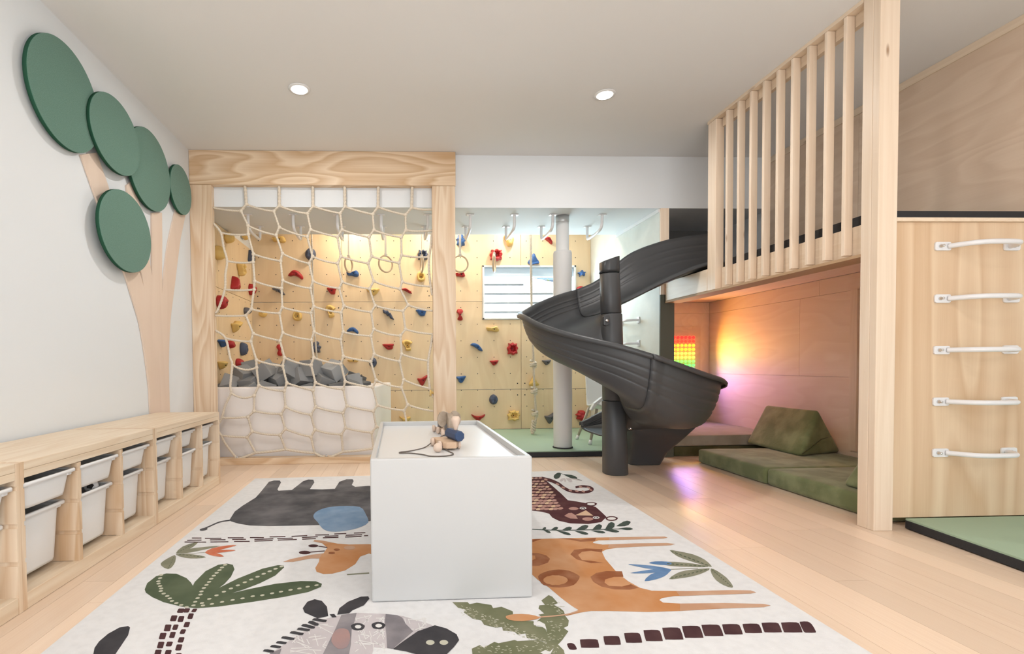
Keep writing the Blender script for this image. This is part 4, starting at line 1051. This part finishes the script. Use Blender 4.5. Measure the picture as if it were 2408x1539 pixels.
P_MOSS = pm('moss', (.17, .18, .10), (.24, .24, .15), 8); P_TEAL = pm('teal', (.055, .075, .065), (.08, .10, .085))
FA = lambda x, y: (200+x*.29825, 1080+y*.29825)
FB = lambda x, y: (1220+x*.30316, 1080+y*.30316)
FC = lambda x, y: (580+x*.3405, 1380+y*.3405)
class Print:
    def __init__(s, f): s.m = MB(); s.f = f; s.l = 0
    def g(s, x, y, l=0): px, py = s.f(x, y); return onZ(px, py, .0064+l*.00028)
    def poly(s, pts, mt, l=0, sm=0):
        s.l = (s.l+1) % 7; l = l+.1*s.l
        q = [s.g(x, y, l) for x, y in pts]
        if sm: q = crom(q, sm, True)
        s.m.use(mt).poly(q); return s
    def ell(s, x, y, a, b, mt, l=0, n=16, rot=0):
        c, d = math.cos(rot), math.sin(rot)
        return s.poly([(x+a*math.cos(2*PI*k/n)*c-b*math.sin(2*PI*k/n)*d, y+a*math.cos(2*PI*k/n)*d+b*math.sin(2*PI*k/n)*c) for k in range(n)], mt, l)
    def ring(s, x, y, a, b, x2, y2, a2, b2, mt, l=0, n=24):
        o = [s.g(x+a*math.cos(2*PI*k/n)*(1+.05*math.sin(5*k)), y+b*math.sin(2*PI*k/n), l) for k in range(n)]; i = [s.g(x2+a2*math.cos(2*PI*k/n), y2+b2*math.sin(2*PI*k/n)*(1+.06*math.sin(3*k)), l) for k in range(n)]
        s.m.use(mt); s.m.loops([o, i], (False, False), smooth=False); return s
    def line(s, pts, w, mt, l=0, w2=None):
        s.l = (s.l+1) % 7; l = l+.1*s.l
        q = [Vector((*p, 0)) for p in pts]
        if len(q) > 2: q = crom(q, 5)
        L, Rr = [], []; n = len(q)
        for k, p in enumerate(q):
            d = q[min(k+1, n-1)]-q[max(k-1, 0)]; d.normalize(); e = Vector((-d.y, d.x, 0)); ww = (w+(w2-w)*k/(n-1) if w2 is not None else w)/2
            L.append(s.g(*(p+e*ww).to_2d(), l)); Rr.append(s.g(*(p-e*ww).to_2d(), l))
        s.m.use(mt)
        va = [s.m.bm.verts.new(v) for v in L]; vb = [s.m.bm.verts.new(v) for v in Rr]
        for k in range(n-1): s.m.face([va[k], va[k+1], vb[k+1], vb[k]])
        return s
    def leaf(s, a, b, w, mt, l=0):
        a, b = Vector((*a, 0)), Vector((*b, 0)); d = b-a; e = Vector((-d.y, d.x, 0)).normalized()*w
        L = [a+d*t+e*k for t, k in ((0, 0), (.25, .25), (.55, .48), (.8, .45), (.95, .2), (1, 0))]; Q = [a+d*t-e*k for t, k in ((.95, .2), (.8, .45), (.55, .48), (.25, .25))]
        return s.poly([(p.x, p.y) for p in L+Q], mt, l)
    def done(s, name):
        for f in s.m.bm.faces:
            f.normal_update()
            if f.normal.z < 0: f.normal_flip()
        return s.m.build(name, None, rug, fix=False)
# elephant
p = Print(FA)
p.poly([(1138,482),(1180,415),(1240,370),(1345,305),(1385,260),(1450,180),(1490,170),(1535,170),(1545,185),(1517,240),(1525,250),(1630,245),(1720,175),(1760,162),(1800,164),(1808,185),(1773,238),(1870,240),(1970,235),(2005,180),(2060,160),(2110,160),(2118,175),(2103,205),(2130,220),(2230,212),(2420,215),(2480,300),(2450,420),(2300,480),(2100,515),(1700,525),(1450,530),(1300,525),(1210,510),(1150,492)], P_CHAR, 0)
p.poly([(1800,455),(1825,415),(1900,385),(2010,372),(2165,378),(2215,440),(2232,500),(2150,545),(2010,572),(1920,570),(1870,545),(1835,500)], P_BLUE, 1, 3)
p.line([(1142,484),(1060,498),(980,532),(930,554)], 10, P_CHAR, 0).ell(935, 555, 32, 10, P_CHAR, 1, rot=-.15)
p.done('elephant_print')
p = Print(FA)
for a, b in [((843,624),(918,624)),((945,626),(1075,626)),((1125,622),(1250,622)),((1300,620),(1410,621)),((1455,615),(1580,613)),((1628,610),(1752,605)),((1815,600),(1925,598)),((1965,592),(2060,588)),((2120,585),(2210,582)),((805,642),(918,640)),((985,638),(1108,637)),((1160,635),(1268,634)),((1335,635),(1485,630)),((1515,628),(1640,625)),((1710,620),(1835,614)),((1890,610),(1998,606)),((2055,602),(2185,598)),((785,655),(955,656)),((988,655),(1130,653)),((1175,651),(1298,650)),((1335,648),(1480,643)),((1520,640),(1670,635)),((1712,633),(1820,628)),((1875,622),(1998,618)),((2050,616),(2180,611)),((2200,606),(2232,605))]:
    p.line([a, b], 7.5, P_BRN)
p.done('dash_print')
p = Print(FA)
for q in ([(715,745),(770,690),(880,655),(890,660),(850,695),(780,730)],[(720,748),(800,712),(960,692),(1070,686),(940,715),(830,738)],[(715,755),(800,748),(900,760),(955,775),(880,785),(790,780)],[(708,758),(650,785),(605,815),(600,840),(655,870),(700,835),(715,790)]): p.poly(q, P_SAGE, 0, 2)
for q in ([(945,738),(1000,705),(1120,682),(1195,680),(1130,700),(1030,724)],[(945,738),(1060,718),(1180,718),(1165,726),(1050,740)],[(945,738),(1040,742),(1095,770),(1010,765)]): p.poly(q, P_RED, 1, 2)
p.line([(718,753),(945,738)], 3, P_SAGE, 0)
for a, b in (((730,738),(870,662)),((700,775),(655,865)),((740,752),(940,775))):
    for t in range(7): u = t/7; w = u+.08; p.line([(a[0]+(b[0]-a[0])*u, a[1]+(b[1]-a[1])*u), (a[0]+(b[0]-a[0])*w, a[1]+(b[1]-a[1])*w)], 3, P_GRN, 2)
p.done('coral_flower_print')
p = Print(FA)
p.poly([(1910,700),(1870,665),(1800,650),(1810,638),(1880,645),(1990,668),(2080,675),(2235,672),(2420,690),(2500,800),(2420,820),(2240,745),(2170,770),(2130,830),(2050,880),(1950,905),(1880,908),(1825,890),(1815,860),(1845,810),(1848,785),(1780,785),(1640,812),(1560,812),(1620,790),(1790,755),(1880,745)], P_OCH, 0)
p.poly([(1560,812),(1620,790),(1790,755),(1870,746),(1848,785),(1780,785),(1640,812)], P_TAN, 1).poly([(1800,650),(1810,638),(1880,645),(1960,662),(1890,668)], P_TAN, 1)
p.line([(1840,688),(1910,698)], 7, P_BRN, 1).ell(1800, 685, 40, 11, P_BRN, 1).line([(1775,735),(1890,725)], 7, P_BRN, 1).ell(1732, 738, 46, 14, P_BRN, 1)
p.ell(1985, 715, 25, 9, P_RUST, 2).ell(1945, 742, 27, 9, P_RUST, 2).ell(2085, 700, 46, 16, P_TAN, 2).line([(2065,912),(2240,900)], 10, P_SAGE, 0)
p.done('giraffe_head_print')
p = Print(FA)
p.poly([(470,1030),(490,980),(560,925),(640,903),(720,905),(800,940),(835,975),(850,1000),(865,970),(950,885),(1050,835),(1120,825),(1165,835),(1178,870),(1150,930),(1100,985),(1060,1015),(1200,945),(1400,865),(1520,838),(1565,840),(1570,855),(1500,920),(1380,980),(1250,1030),(1160,1058),(1300,1025),(1500,985),(1700,963),(1820,965),(1868,985),(1860,1010),(1760,1050),(1560,1090),(1300,1130),(1050,1165),(880,1178),(760,1165),(620,1130),(530,1090),(480,1055)], P_GRN, 0)
for x, y in [(600,915),(592,940),(578,965),(580,983),(592,1003),(600,1022),(597,1042),(620,1062),(648,1081),(668,1100),(685,1120),(720,1137),(758,1152),(800,1168),(1105,835),(1080,856),(1060,877),(1038,898),(1015,921),(995,945),(978,970),(957,994),(937,1018),(918,1045),(910,1070),(887,1098),(868,1127),(855,1155),(1550,848),(1502,866),(1456,886),(1408,906),(1360,929),(1310,951),(1260,973),(1205,997),(1150,1022),(1095,1047),(1037,1076),(980,1104),(922,1137),(1825,996),(1755,1008),(1690,1022),(1620,1033),(1545,1047),(1475,1060),(1398,1075),(1322,1083),(1242,1100),(1163,1113),(1080,1128),(1000,1144),(930,1156)]:
    p.ell(x, y, 18, 7, P_PALE, 1, 10, -.15)
p.done('palm_leaf_print')
p = Print(FA)
for x, y, w, h in [(755,1197,56,34),(802,1195,50,34),(862,1195,42,28),(700,1257,54,46),(757,1263,50,46),(833,1240,46,44),(652,1333,56,54),(713,1327,46,42),(803,1307,48,42),(613,1397,56,50),(690,1388,48,48),(772,1362,46,36),(597,1468,54,52),(665,1460,52,38),(758,1427,50,42),(740,1487,52,48),(575,1530,56,50),(655,1530,54,46),(735,1555,50,46)]:
    p.poly([(x-w/2+14,y-h/2),(x+w/2-4,y-h/2),(x+w/2+2,y-h/2+5),(x+w/2-10,y+h/2-4),(x+w/2-16,y+h/2),(x-w/2+4,y+h/2),(x-w/2-4,y+h/2-5),(x-w/2+8,y-h/2+4)], P_BRN)
p.done('palm_trunk_print')
Print(FA).poly([(65,1539),(75,1490),(110,1440),(180,1380),(270,1330),(340,1318),(355,1330),(340,1390),(290,1465),(240,1539),(180,1610),(80,1610)], P_DARK).done('dark_leaf_print')
# zebra
p = Print(FC)
p.poly([(500,235),(640,200),(760,182),(960,190),(1080,205),(1270,262),(1290,275),(1010,430),(880,420),(860,490),(100,560),(200,440),(330,350),(440,280)], P_LIL, 0)
rz = random.Random(4)
for x0, x1, y0, y1, n in ((300,600,250,470,34),(745,955,200,450,40),(1090,1240,215,300,14),(560,700,400,470,8)):
    for k in range(n):
        cx, cy = rz.uniform(x0, x1), rz.uniform(y0, y1); a = rz.choice((.1, -.1, .5, 1.1, 1.35, -.7, 2.2))+rz.uniform(-.15, .15); L = rz.uniform(60, 190)*(.45 if abs(math.sin(a)) > .5 else 1)
        q = [(max(x0, min(x1, cx+s*L/2*math.cos(a))), max(y0, min(y1, cy+s*L/2*math.sin(a)))) for s in (-1, 1)]
        if all(u > 250+ (470-v)*-.0 and v > 235-(u-480)*.30 if u < 760 else True for u, v in q): p.line(q, 5, P_WHT, 1)
p.poly([(655,195),(760,182),(745,240),(725,300),(720,400),(700,500),(510,500),(560,400),(610,300)], P_GREY, 2)
p.poly([(960,190),(1040,198),(1075,215),(1100,260),(1150,310),(1010,430),(970,425),(965,330),(955,250)], P_GREY, 2)
p.poly([(165,460),(240,430),(215,510),(90,520)], P_GREY, 2)
p.poly([(640,290),(700,300),(715,360),(690,420),(630,430),(585,380),(600,320)], P_BLUSH, 3, 2)
for x0, y0, x1, y1 in [(455,225,555,240),(425,243,500,265),(380,265,475,285),(350,290,440,303),(300,315,395,330),(240,350,333,363),(205,383,278,392),(165,410,240,420),(115,440,193,450)]:
    p.poly([(x0+8,y0-5),(x0+30,y0-6),(x1,y1-7),(x1-8,y1+6),(x1-30,y1+6),(x0-4,y0+7)], P_DARK, 3)
p.poly([(573,192),(605,190),(622,212),(592,214)], P_DARK, 3)
p.poly([(490,220),(400,180),(387,150),(420,105),(470,88),(520,100),(555,140),(563,205)], P_DARK, 1).poly([(625,195),(640,150),(700,105),(790,70),(840,68),(848,85),(810,130),(730,165),(708,185)], P_DARK, 1)
p.ring(768, 278, 48, 25, 770, 278, 22, 12, P_DARK, 3).ring(910, 270, 48, 25, 912, 271, 22, 12, P_DARK, 3).ell(770, 278, 23, 13, P_WHT, 2.5).ell(912, 271, 23, 13, P_WHT, 2.5)
p.poly([(1010,432),(1080,380),(1180,310),(1300,268),(1380,290),(1450,330),(1468,370),(1430,420),(1360,490),(1250,490),(1100,448)], P_DARK, 3)
p.ell(1268, 387, 30, 17, P_PALE, 4).ell(1362, 387, 30, 17, P_PALE, 4)
p.done('zebra_print')
p = Print(FC)
p.poly([(1420,108),(1525,108),(1540,122),(1590,112),(1690,128),(1702,150),(1760,140),(1838,172),(1840,192),(1790,205),(1880,235),(1980,240),(2000,275),(2060,285),(2070,310),(2085,390),(2020,372),(1935,355),(1925,325),(1870,332),(1850,312),(1770,305),(1765,280),(1720,285),(1640,265),(1620,235),(1560,222),(1500,180),(1512,160),(1460,147)], P_MOSS, 0)
p.poly([(2085,60),(2110,70),(2150,115),(2122,127),(2165,150),(2190,170),(2202,205),(2225,235),(2220,272),(2190,287),(2222,310),(2180,370),(2150,402),(2090,402),(2050,372),(2072,310),(2060,275),(2005,240),(2040,212),(2015,195),(2055,187),(2015,152),(2022,130),(2060,127),(2035,97)], P_MOSS, 0)
p.poly([(1555,430),(1610,405),(1640,422),(1710,383),(1740,392),(1850,370),(1870,377),(2010,370),(2090,395),(2150,400),(2190,440),(2210,520),(1480,520),(1495,468),(1560,472)], P_MOSS, .5)
p.poly([(1980,250),(2020,238),(2060,260),(2072,300),(2030,272),(1985,268)], P_WHT, 2).poly([(2030,455),(2060,440),(2095,450),(2120,425),(2100,465),(2050,470)], P_WHT, 2)
for k in range(230):
    x, y = rz.choice(((rz.uniform(1480, 1800), None), (rz.uniform(1800, 2060), None), (rz.uniform(2050, 2190), rz.uniform(90, 380)), (rz.uniform(1560, 2150), rz.uniform(405, 460))))
    if y is None: y = 125+(x-1480)*.42+rz.uniform(-5, 70)*(1-(x-1480)/1500)
    if 2040 < x < 2072 and y < 330: continue
    a = rz.uniform(-.5, 1.2); p.line([(x, y), (x+16*math.cos(a), y+9*math.sin(a))], 3, P_PALE, 1.2)
p.poly([(1790,205),(1850,191),(1950,193),(2020,211),(2000,226),(1900,240),(1810,230)], P_OCH, 3, 2).line([(2015,213),(2200,195),(2290,168)], 9, P_TAN, 3)
p.done('moss_leaf_print')
# giraffe body
p = Print(FB)
p.poly([(-250,640),(95,622),(350,615),(600,610),(1000,603),(1130,602),(1155,610),(1120,618),(900,625),(620,632),(578,643),(575,652),(650,665),(900,655),(1150,652),(1213,660),(1180,670),(900,682),(760,690),(680,702),(645,720),(670,775),(760,880),(850,950),(940,1000),(1030,1022),(1300,1025),(1650,1018),(1800,1020),(1842,1035),(1800,1045),(1500,1055),(1200,1065),(1110,1080),(1090,1095),(1120,1115),(1250,1122),(1600,1118),(1900,1125),(1955,1137),(1900,1150),(1600,1160),(1250,1180),(1000,1188),(700,1180),(560,1180),(480,1192),(370,1218),(365,1213),(440,1190),(460,1170),(410,1140),(330,1080),(230,995),(150,940),(95,890),(-250,760)], P_OCH, 0)
p.ring(310, 928, 160, 70, 285, 940, 95, 38, P_RUST, 1)
p.poly([(555,915),(600,885),(680,870),(800,872),(812,915),(740,915),(670,935),(665,960),(700,985),(800,990),(870,972),(930,1000),(860,1015),(740,1012),(640,990),(580,955)], P_RUST, 1)
p.poly([(400,740),(430,705),(520,695),(650,700),(642,725),(560,712),(490,720),(460,745),(490,785),(560,790),(620,800),(660,806),(560,808),(450,780)], P_RUST, 1)
p.poly([(95,730),(150,730),(215,750),(242,775),(225,805),(160,828),(95,830),(95,790),(130,775),(125,750),(95,748)], P_RUST, 1)
p.poly([(300,618),(400,626),(480,642),(590,636),(600,612),(570,614),(480,626),(400,616)], P_RUST, 1).poly([(95,650),(150,630),(180,622),(130,622),(95,630)], P_RUST, 1)
for q in ([(760,690),(900,682),(1180,670),(1213,660),(1150,652),(900,655),(700,664),(690,690)], [(700,629),(900,625),(1120,618),(1155,610),(1130,602),(1000,603),(700,609)], [(1250,1122),(1600,1118),(1900,1125),(1955,1137),(1900,1150),(1600,1160),(1250,1178)], [(1250,1064),(1500,1055),(1800,1045),(1842,1035),(1800,1020),(1650,1018),(1300,1025),(1220,1026)]): p.poly(q, P_TAN, 1)
p.done('giraffe_body_print')
# leopard
p = Print(FB)
p.poly([(-150,160),(95,140),(180,140),(250,200),(330,270),(380,320),(450,330),(530,345),(600,375),(650,420),(680,450),(640,490),(540,505),(400,500),(310,480),(260,455),(235,425),(180,410),(95,400),(-150,380)], P_MAR, 0)
for j in range(12):
    for i in range(9):
        x, y = 100+i*34+(j % 2)*17+rz.uniform(-4, 4), 150+j*21.5+rz.uniform(-3, 3)
        if x < 190+(y-150)*.62 and y < 392+(0 if x > 170 else 6): p.ell(x, y, 15+(j*.7), 6+j*.3, P_PINK if (i+j) % 3 else P_PEACH, 1, 10, -.1)
p.ring(560, 350, 46, 16, 560, 350, 30, 10, P_MAR, 2).ell(560, 350, 31, 11, P_WHT, 1.5).ring(720, 462, 48, 18, 720, 462, 33, 11, P_MAR, 2).ell(720, 462, 34, 12, P_WHT, 1.5)
p.ell(425, 385, 39, 11, P_PINK, 1).ell(535, 466, 43, 14, P_PINK, 1)
for x, y in ((498, 382), (600, 455)): p.ell(x, y, 27, 9.5, P_WHT, 1).ell(x, y, 18, 6.5, P_DARK, 2).ell(x-2, y+1, 9, 4, P_WHT, 3)
p.poly([(437,437),(520,398),(578,440)], P_PEACH, 1).poly([(352,442),(385,420),(410,418),(440,437),(458,464),(400,462)], P_PINK, 1.5)
p.line([(175,150),(250,168),(310,195),(350,225),(400,248),(480,258),(545,252),(572,235),(545,218),(490,212),(440,220)], 26, P_MAR, .5, 16)
for x, y in ((210,160),(300,195),(345,222),(400,245),(450,250),(500,252),(558,240),(540,222),(480,217)): p.ell(x, y, 15, 7, P_PINK, 1.4, 10, .3)
p.done('leopard_print')
p = Print(FB)
p.line([(60,543),(250,552),(450,552),(700,545),(870,541)], 6, P_TEAL)
for a, b, w in [((180,548),(212,533),12),((250,550),(305,533),16),((330,555),(412,534),20),((440,553),(540,520),24),((570,548),(645,517),28),((670,545),(742,500),34),((755,522),(868,489),26),((190,550),(248,573),12),((290,555),(405,588),14),((430,558),(540,583),15),((560,555),(672,572),14),((660,550),(780,564),14),((770,540),(886,543),14)]: p.leaf(a, b, w*1.5, P_TEAL, 1)
p.done('branch_print')
p = Print(FB)
p.poly([(270,140),(278,122),(300,108),(322,108),(326,125),(312,148),(285,155)], P_TEAL, 0, 2).line([(325,112),(390,135),(490,168)], 3, P_TEAL, 1).leaf((340,118), (455,150), 26, P_TEAL, 0).leaf((390,150), (490,167), 12, P_LIL, 0).leaf((360,148), (318,172), 22, P_LIL, 0).leaf((362,148), (415,176), 26, P_LIL, 0).leaf((355,150), (362,178), 18, P_LIL, 0)
p.done('dark_sprig_print')
p = Print(FB)
for q in ([(1170,708),(1230,715),(1350,740),(1440,780),(1490,825),(1490,838),(1420,820),(1320,790),(1230,755)],[(1130,798),(1300,805),(1470,832),(1420,840),(1250,835),(1130,823)],[(1165,932),(1220,890),(1300,865),(1480,848),(1440,880),(1350,910),(1240,928)],[(1490,850),(1540,870),(1610,920),(1655,975),(1655,1000),(1590,980),(1530,940),(1495,890)]): p.poly(q, P_SAGE, 0, 2)
p.poly([(1010,805),(1060,795),(1150,797),(1190,812),(1150,824),(1040,815)], P_SKY, 1, 2)
for q in ([(1180,857),(1050,830),(850,815),(900,830),(1000,850),(1100,862)],[(1180,857),(1080,852),(960,868),(865,885),(960,888),(1100,878)],[(1180,857),(1060,882),(1010,905),(975,948),(1060,935),(1130,910),(1165,880)]): p.poly(q, P_SKY, 1, 2)
p.line([(1180,857),(1390,848)], 5, P_SAGE, 0)
for a, b in (((1180,715),(1480,830)),((1150,812),(1460,834)),((1180,926),(1470,855)),((1500,860),(1650,990))):
    for t in range(9): u = t/9; w = u+.065; p.line([(a[0]+(b[0]-a[0])*u, a[1]+(b[1]-a[1])*u), (a[0]+(b[0]-a[0])*w, a[1]+(b[1]-a[1])*w)], 6, P_GRN, 2)
p.done('blue_flower_print')
p = Print(FB)
for x, y, w, h, sk in [(410,1455,80,52,12),(547,1432,152,66,0),(722,1408,138,68,2),(885,1388,142,76,8),(1040,1370,152,86,14),(1193,1355,166,92,18),(1347,1342,168,92,20),(1500,1330,172,88,22),(1655,1322,162,80,18),(1810,1315,155,72,16),(1960,1308,160,76,18),(2115,1307,168,78,20),(2240,1305,130,86,40)]:
    c = [(x-w/2+4,y-h/2+10),(x-w/2+16,y-h/2+1),(x+w/2-26-sk,y-h/2),(x+w/2-8-sk*.6,y-h/2+h*.25),(x+w/2,y+h/2-8),(x+w/2-12,y+h/2),(x-w/2+26+sk,y+h/2),(x-w/2+12+sk*.6,y+h/2-8)]
    p.poly(c, P_BRN, 0, 2)
p.done('block_row_print')

# ------------------------------------------------------------------ play table
tb = thing('play_table', 'white box shaped play table with a tray top on the rug', 'table', (.167, 2.33, .007))
RT = Matrix.Translation((.167, 2.33, .007))@Matrix.Rotation(R(.6), 4, 'Z')
w2, l2, H = .288, .58, .509
MB().box(-w2, w2, -l2, -l2+.022, 0, H, RT).build('end_panel', TABLEW, tb, bevel=.006)
MB().box(-w2, w2, l2-.022, l2, 0, H, RT).build('end_panel', TABLEW, tb, bevel=.006)
for s in (-1, 1):
    MB().box(min(s*w2, s*(w2-.018)), max(s*w2, s*(w2-.018)), -l2+.0225, l2-.0225, H-.11, H-.001, RT).build('side_rail', TABLEW, tb, bevel=.002)
MB().box(-w2+.0185, w2-.0185, -l2+.0225, l2-.0225, H-.042, H-.024, RT).build('tray_top', mat('tray_white', (.78, .79, .80), .30), tb)
MB().box(-w2+.0005, w2-.0005, -l2+.0225, l2-.0225, .06, .078, RT).build('lower_shelf', TABLEW, tb)
ZT = H-.024+.007
# ------------------------------------------------------------------ toys on the table
tz = lambda x, y, z=ZT: onZ(900+x*.09748, 940+y*.09748, z)
train = thing('toy_train', 'wooden pull-along toy engine with a dark blue octagonal boiler', 'toy', tz(1600, 1230))
fr = tz(1600, 1240); yF = fr.y
xa, xb = tz(1470, 1235).x, tz(1860, 1235).x
ang = R(14)
TM = Matrix.Translation(((xa+xb)/2, yF+.01, ZT))@Matrix.Rotation(ang, 4, 'Z')
hw = (xb-xa)/2
MB().prism([TM@Vector(p) for p in ((-hw, .012, .008), (-hw*.7, -.004, .008), (hw*.55, -.008, .008), (hw, .015, .008), (hw, .16, .008), (-hw, .16, .008))], (0, 0, .026)).build('base', TOYWOOD, train, bevel=.003)
for sx in (-1, 1):
    for yy in (.03, .13):
        MB().lathe(TM@Vector((sx*(hw+.002), yy, .018)), [(.004, 0), (.018, .001), (.018, .011), (.012, .013)], 18, TM.to_3x3()@Vector((sx, 0, 0))).build('wheel', TOYPALE, train)
oc = [(math.cos(R(22.5+45*k)), math.sin(R(22.5+45*k))) for k in range(8)]
BX = tz(1650, 920).x; rb = .021
bc = Vector((BX+.002, yF+.018, ZT+.0345+rb))
dirb = Vector((-.28, 1, 0)).normalized(); sd_ = Vector((dirb.y, -dirb.x, 0))
MB().loops([[bc+dirb*t+sd_*a*rb*1.08*k+Vector((0, 0, b*rb*1.08*k)) for a, b in oc] for t, k in ((0, .86), (.004, 1), (.12, 1), (.124, .9))], smooth=False).build('boiler', TOYBLUE, train)
pk = bc+dirb*.045+Vector((-.0, 0, rb))
MB().lathe(pk, [(.007, 0), (.0085, .008), (.0195, .042), (.0195, .048), (.013, .058)], 8).build('chimney_peg', TOYPALE, train)
bd = tz(1330, 1170+110); bead = thing('wooden_bead', 'round wooden bead tied on the toy pull cord', 'toy', bd)
rB = .0185; MB().lathe(bd+Vector((0, rB*.3, rB)), [(rB*math.sin(PI*k/14), -rB*math.cos(PI*k/14)) for k in range(15)], 24).build('bead', TOYPALE, bead)
up = lambda p, h: p+Vector((0, 0, h))
cord = [up(tz(1660,1100), .036), up(tz(1560,1010+60), .040), up(tz(1400,1020+60), .030), up(tz(1210,1110), .014), tz(1000,1178), tz(640,1262), tz(440,1285), tz(400,1300), tz(440,1312), tz(640,1310), tz(960,1345), tz(1150,1385), tz(1450,1385), tz(1650,1360), tz(1700,1320), tz(1600,1270), up(tz(1480,1220), .006), up(tz(1430,1230), .014)]
MB().tube(crom([up(p, .0026) for p in cord], 6), .0024, 8).build('pull_cord', CORDM, train)
# elephant
ele = thing('toy_elephant', 'wooden pull-along elephant with big round ears on a wheeled board', 'toy', tz(1450, 800))
ec = tz(1440, 905); ey = ec.y+.04; ex = tz(1455, 700).x
EM = Matrix.Translation((ex-.004, ey+.05, ZT))@Matrix.Rotation(R(12), 4, 'Z')
MB().box(-.024, .024, -.07, .13, .010, .024, EM, .002).build('cart_board', TOYWOOD, ele)
for sx in (-1, 1):
    for yy in (-.05, .03, .11):
        MB().lathe(EM@Vector((sx*.026, yy, .018)), [(.004, 0), (.018, .001), (.018, .012), (.010, .014)], 18, EM.to_3x3()@Vector((sx, 0, 0))).build('wheel', TOYPALE, ele)
bodyp = [(-.055, .025), (-.055, .052), (-.050, .085), (-.030, .104), (.02, .110), (.075, .104), (.105, .080), (.110, .050), (.108, .025), (.085, .025), (.083, .05), (.050, .056), (.005, .054), (-.012, .050), (-.014, .025)]
MB().prism([EM@Vector((-.014, a, b)) for a, b in bodyp], EM.to_3x3()@Vector((.028, 0, 0))).build('body', TOYGREY, ele, bevel=.004)
hd_ = [(-.052, .066), (-.066, .050), (-.072, .026), (-.086, .026), (-.092, .060), (-.088, .095), (-.074, .113), (-.048, .112), (-.040, .09)]
MB().prism([EM@Vector((-.015, a, b)) for a, b in hd_], EM.to_3x3()@Vector((.030, 0, 0))).build('head', TOYTAUPE, ele, bevel=.004)
for s in (-1, 1):
    e2 = crom([Vector((s*a, 0, b)) for a, b in ((.010, .110), (.030, .122), (.050, .112), (.060, .088), (.056, .062), (.040, .046), (.024, .050), (.012, .068))], 4, True)
    MB().prism([EM@Vector((p.x, -.052-abs(p.x)*.12, p.z)) for p in e2], EM.to_3x3()@Vector((0, .010, 0))).build('ear', TOYTAUPE, ele, bevel=.003)
MB().tube([EM@Vector((0, .112, .085)), EM@Vector((0, .122, .07)), EM@Vector((0, .124, .05))], .003, 6).build('tail', TOYGREY, ele)

# ------------------------------------------------------------------ downlights
for k, (x, y) in enumerate(DOWNLIGHTS):
    if y < 1.1 and k > 3 and False: continue
    nm = ['round white downlight in the ceiling before the net frame', 'round white downlight in the ceiling before the slide', 'downlight in the ceiling nearer the viewer, left row', 'downlight in the ceiling nearer the viewer, right row', 'downlight in the ceiling behind the viewer, left row', 'downlight in the ceiling behind the viewer, right row'][k]
    d = thing('downlight', nm, 'downlight', (x, y, ZC-.001), 'recessed downlights')
    MB().lathe((x, y, ZC-.001), [(.052, -.006), (.070, -.005), (.072, -.001), (.072, 0)], 32, cap=(False, True)).build('trim_ring', TRIMW, d)
    MB().lathe((x, y, ZC-.001), [(.001, -.009), (.050, -.009), (.052, -.004)], 32, cap=(True, False)).build('lens', LENS, d)
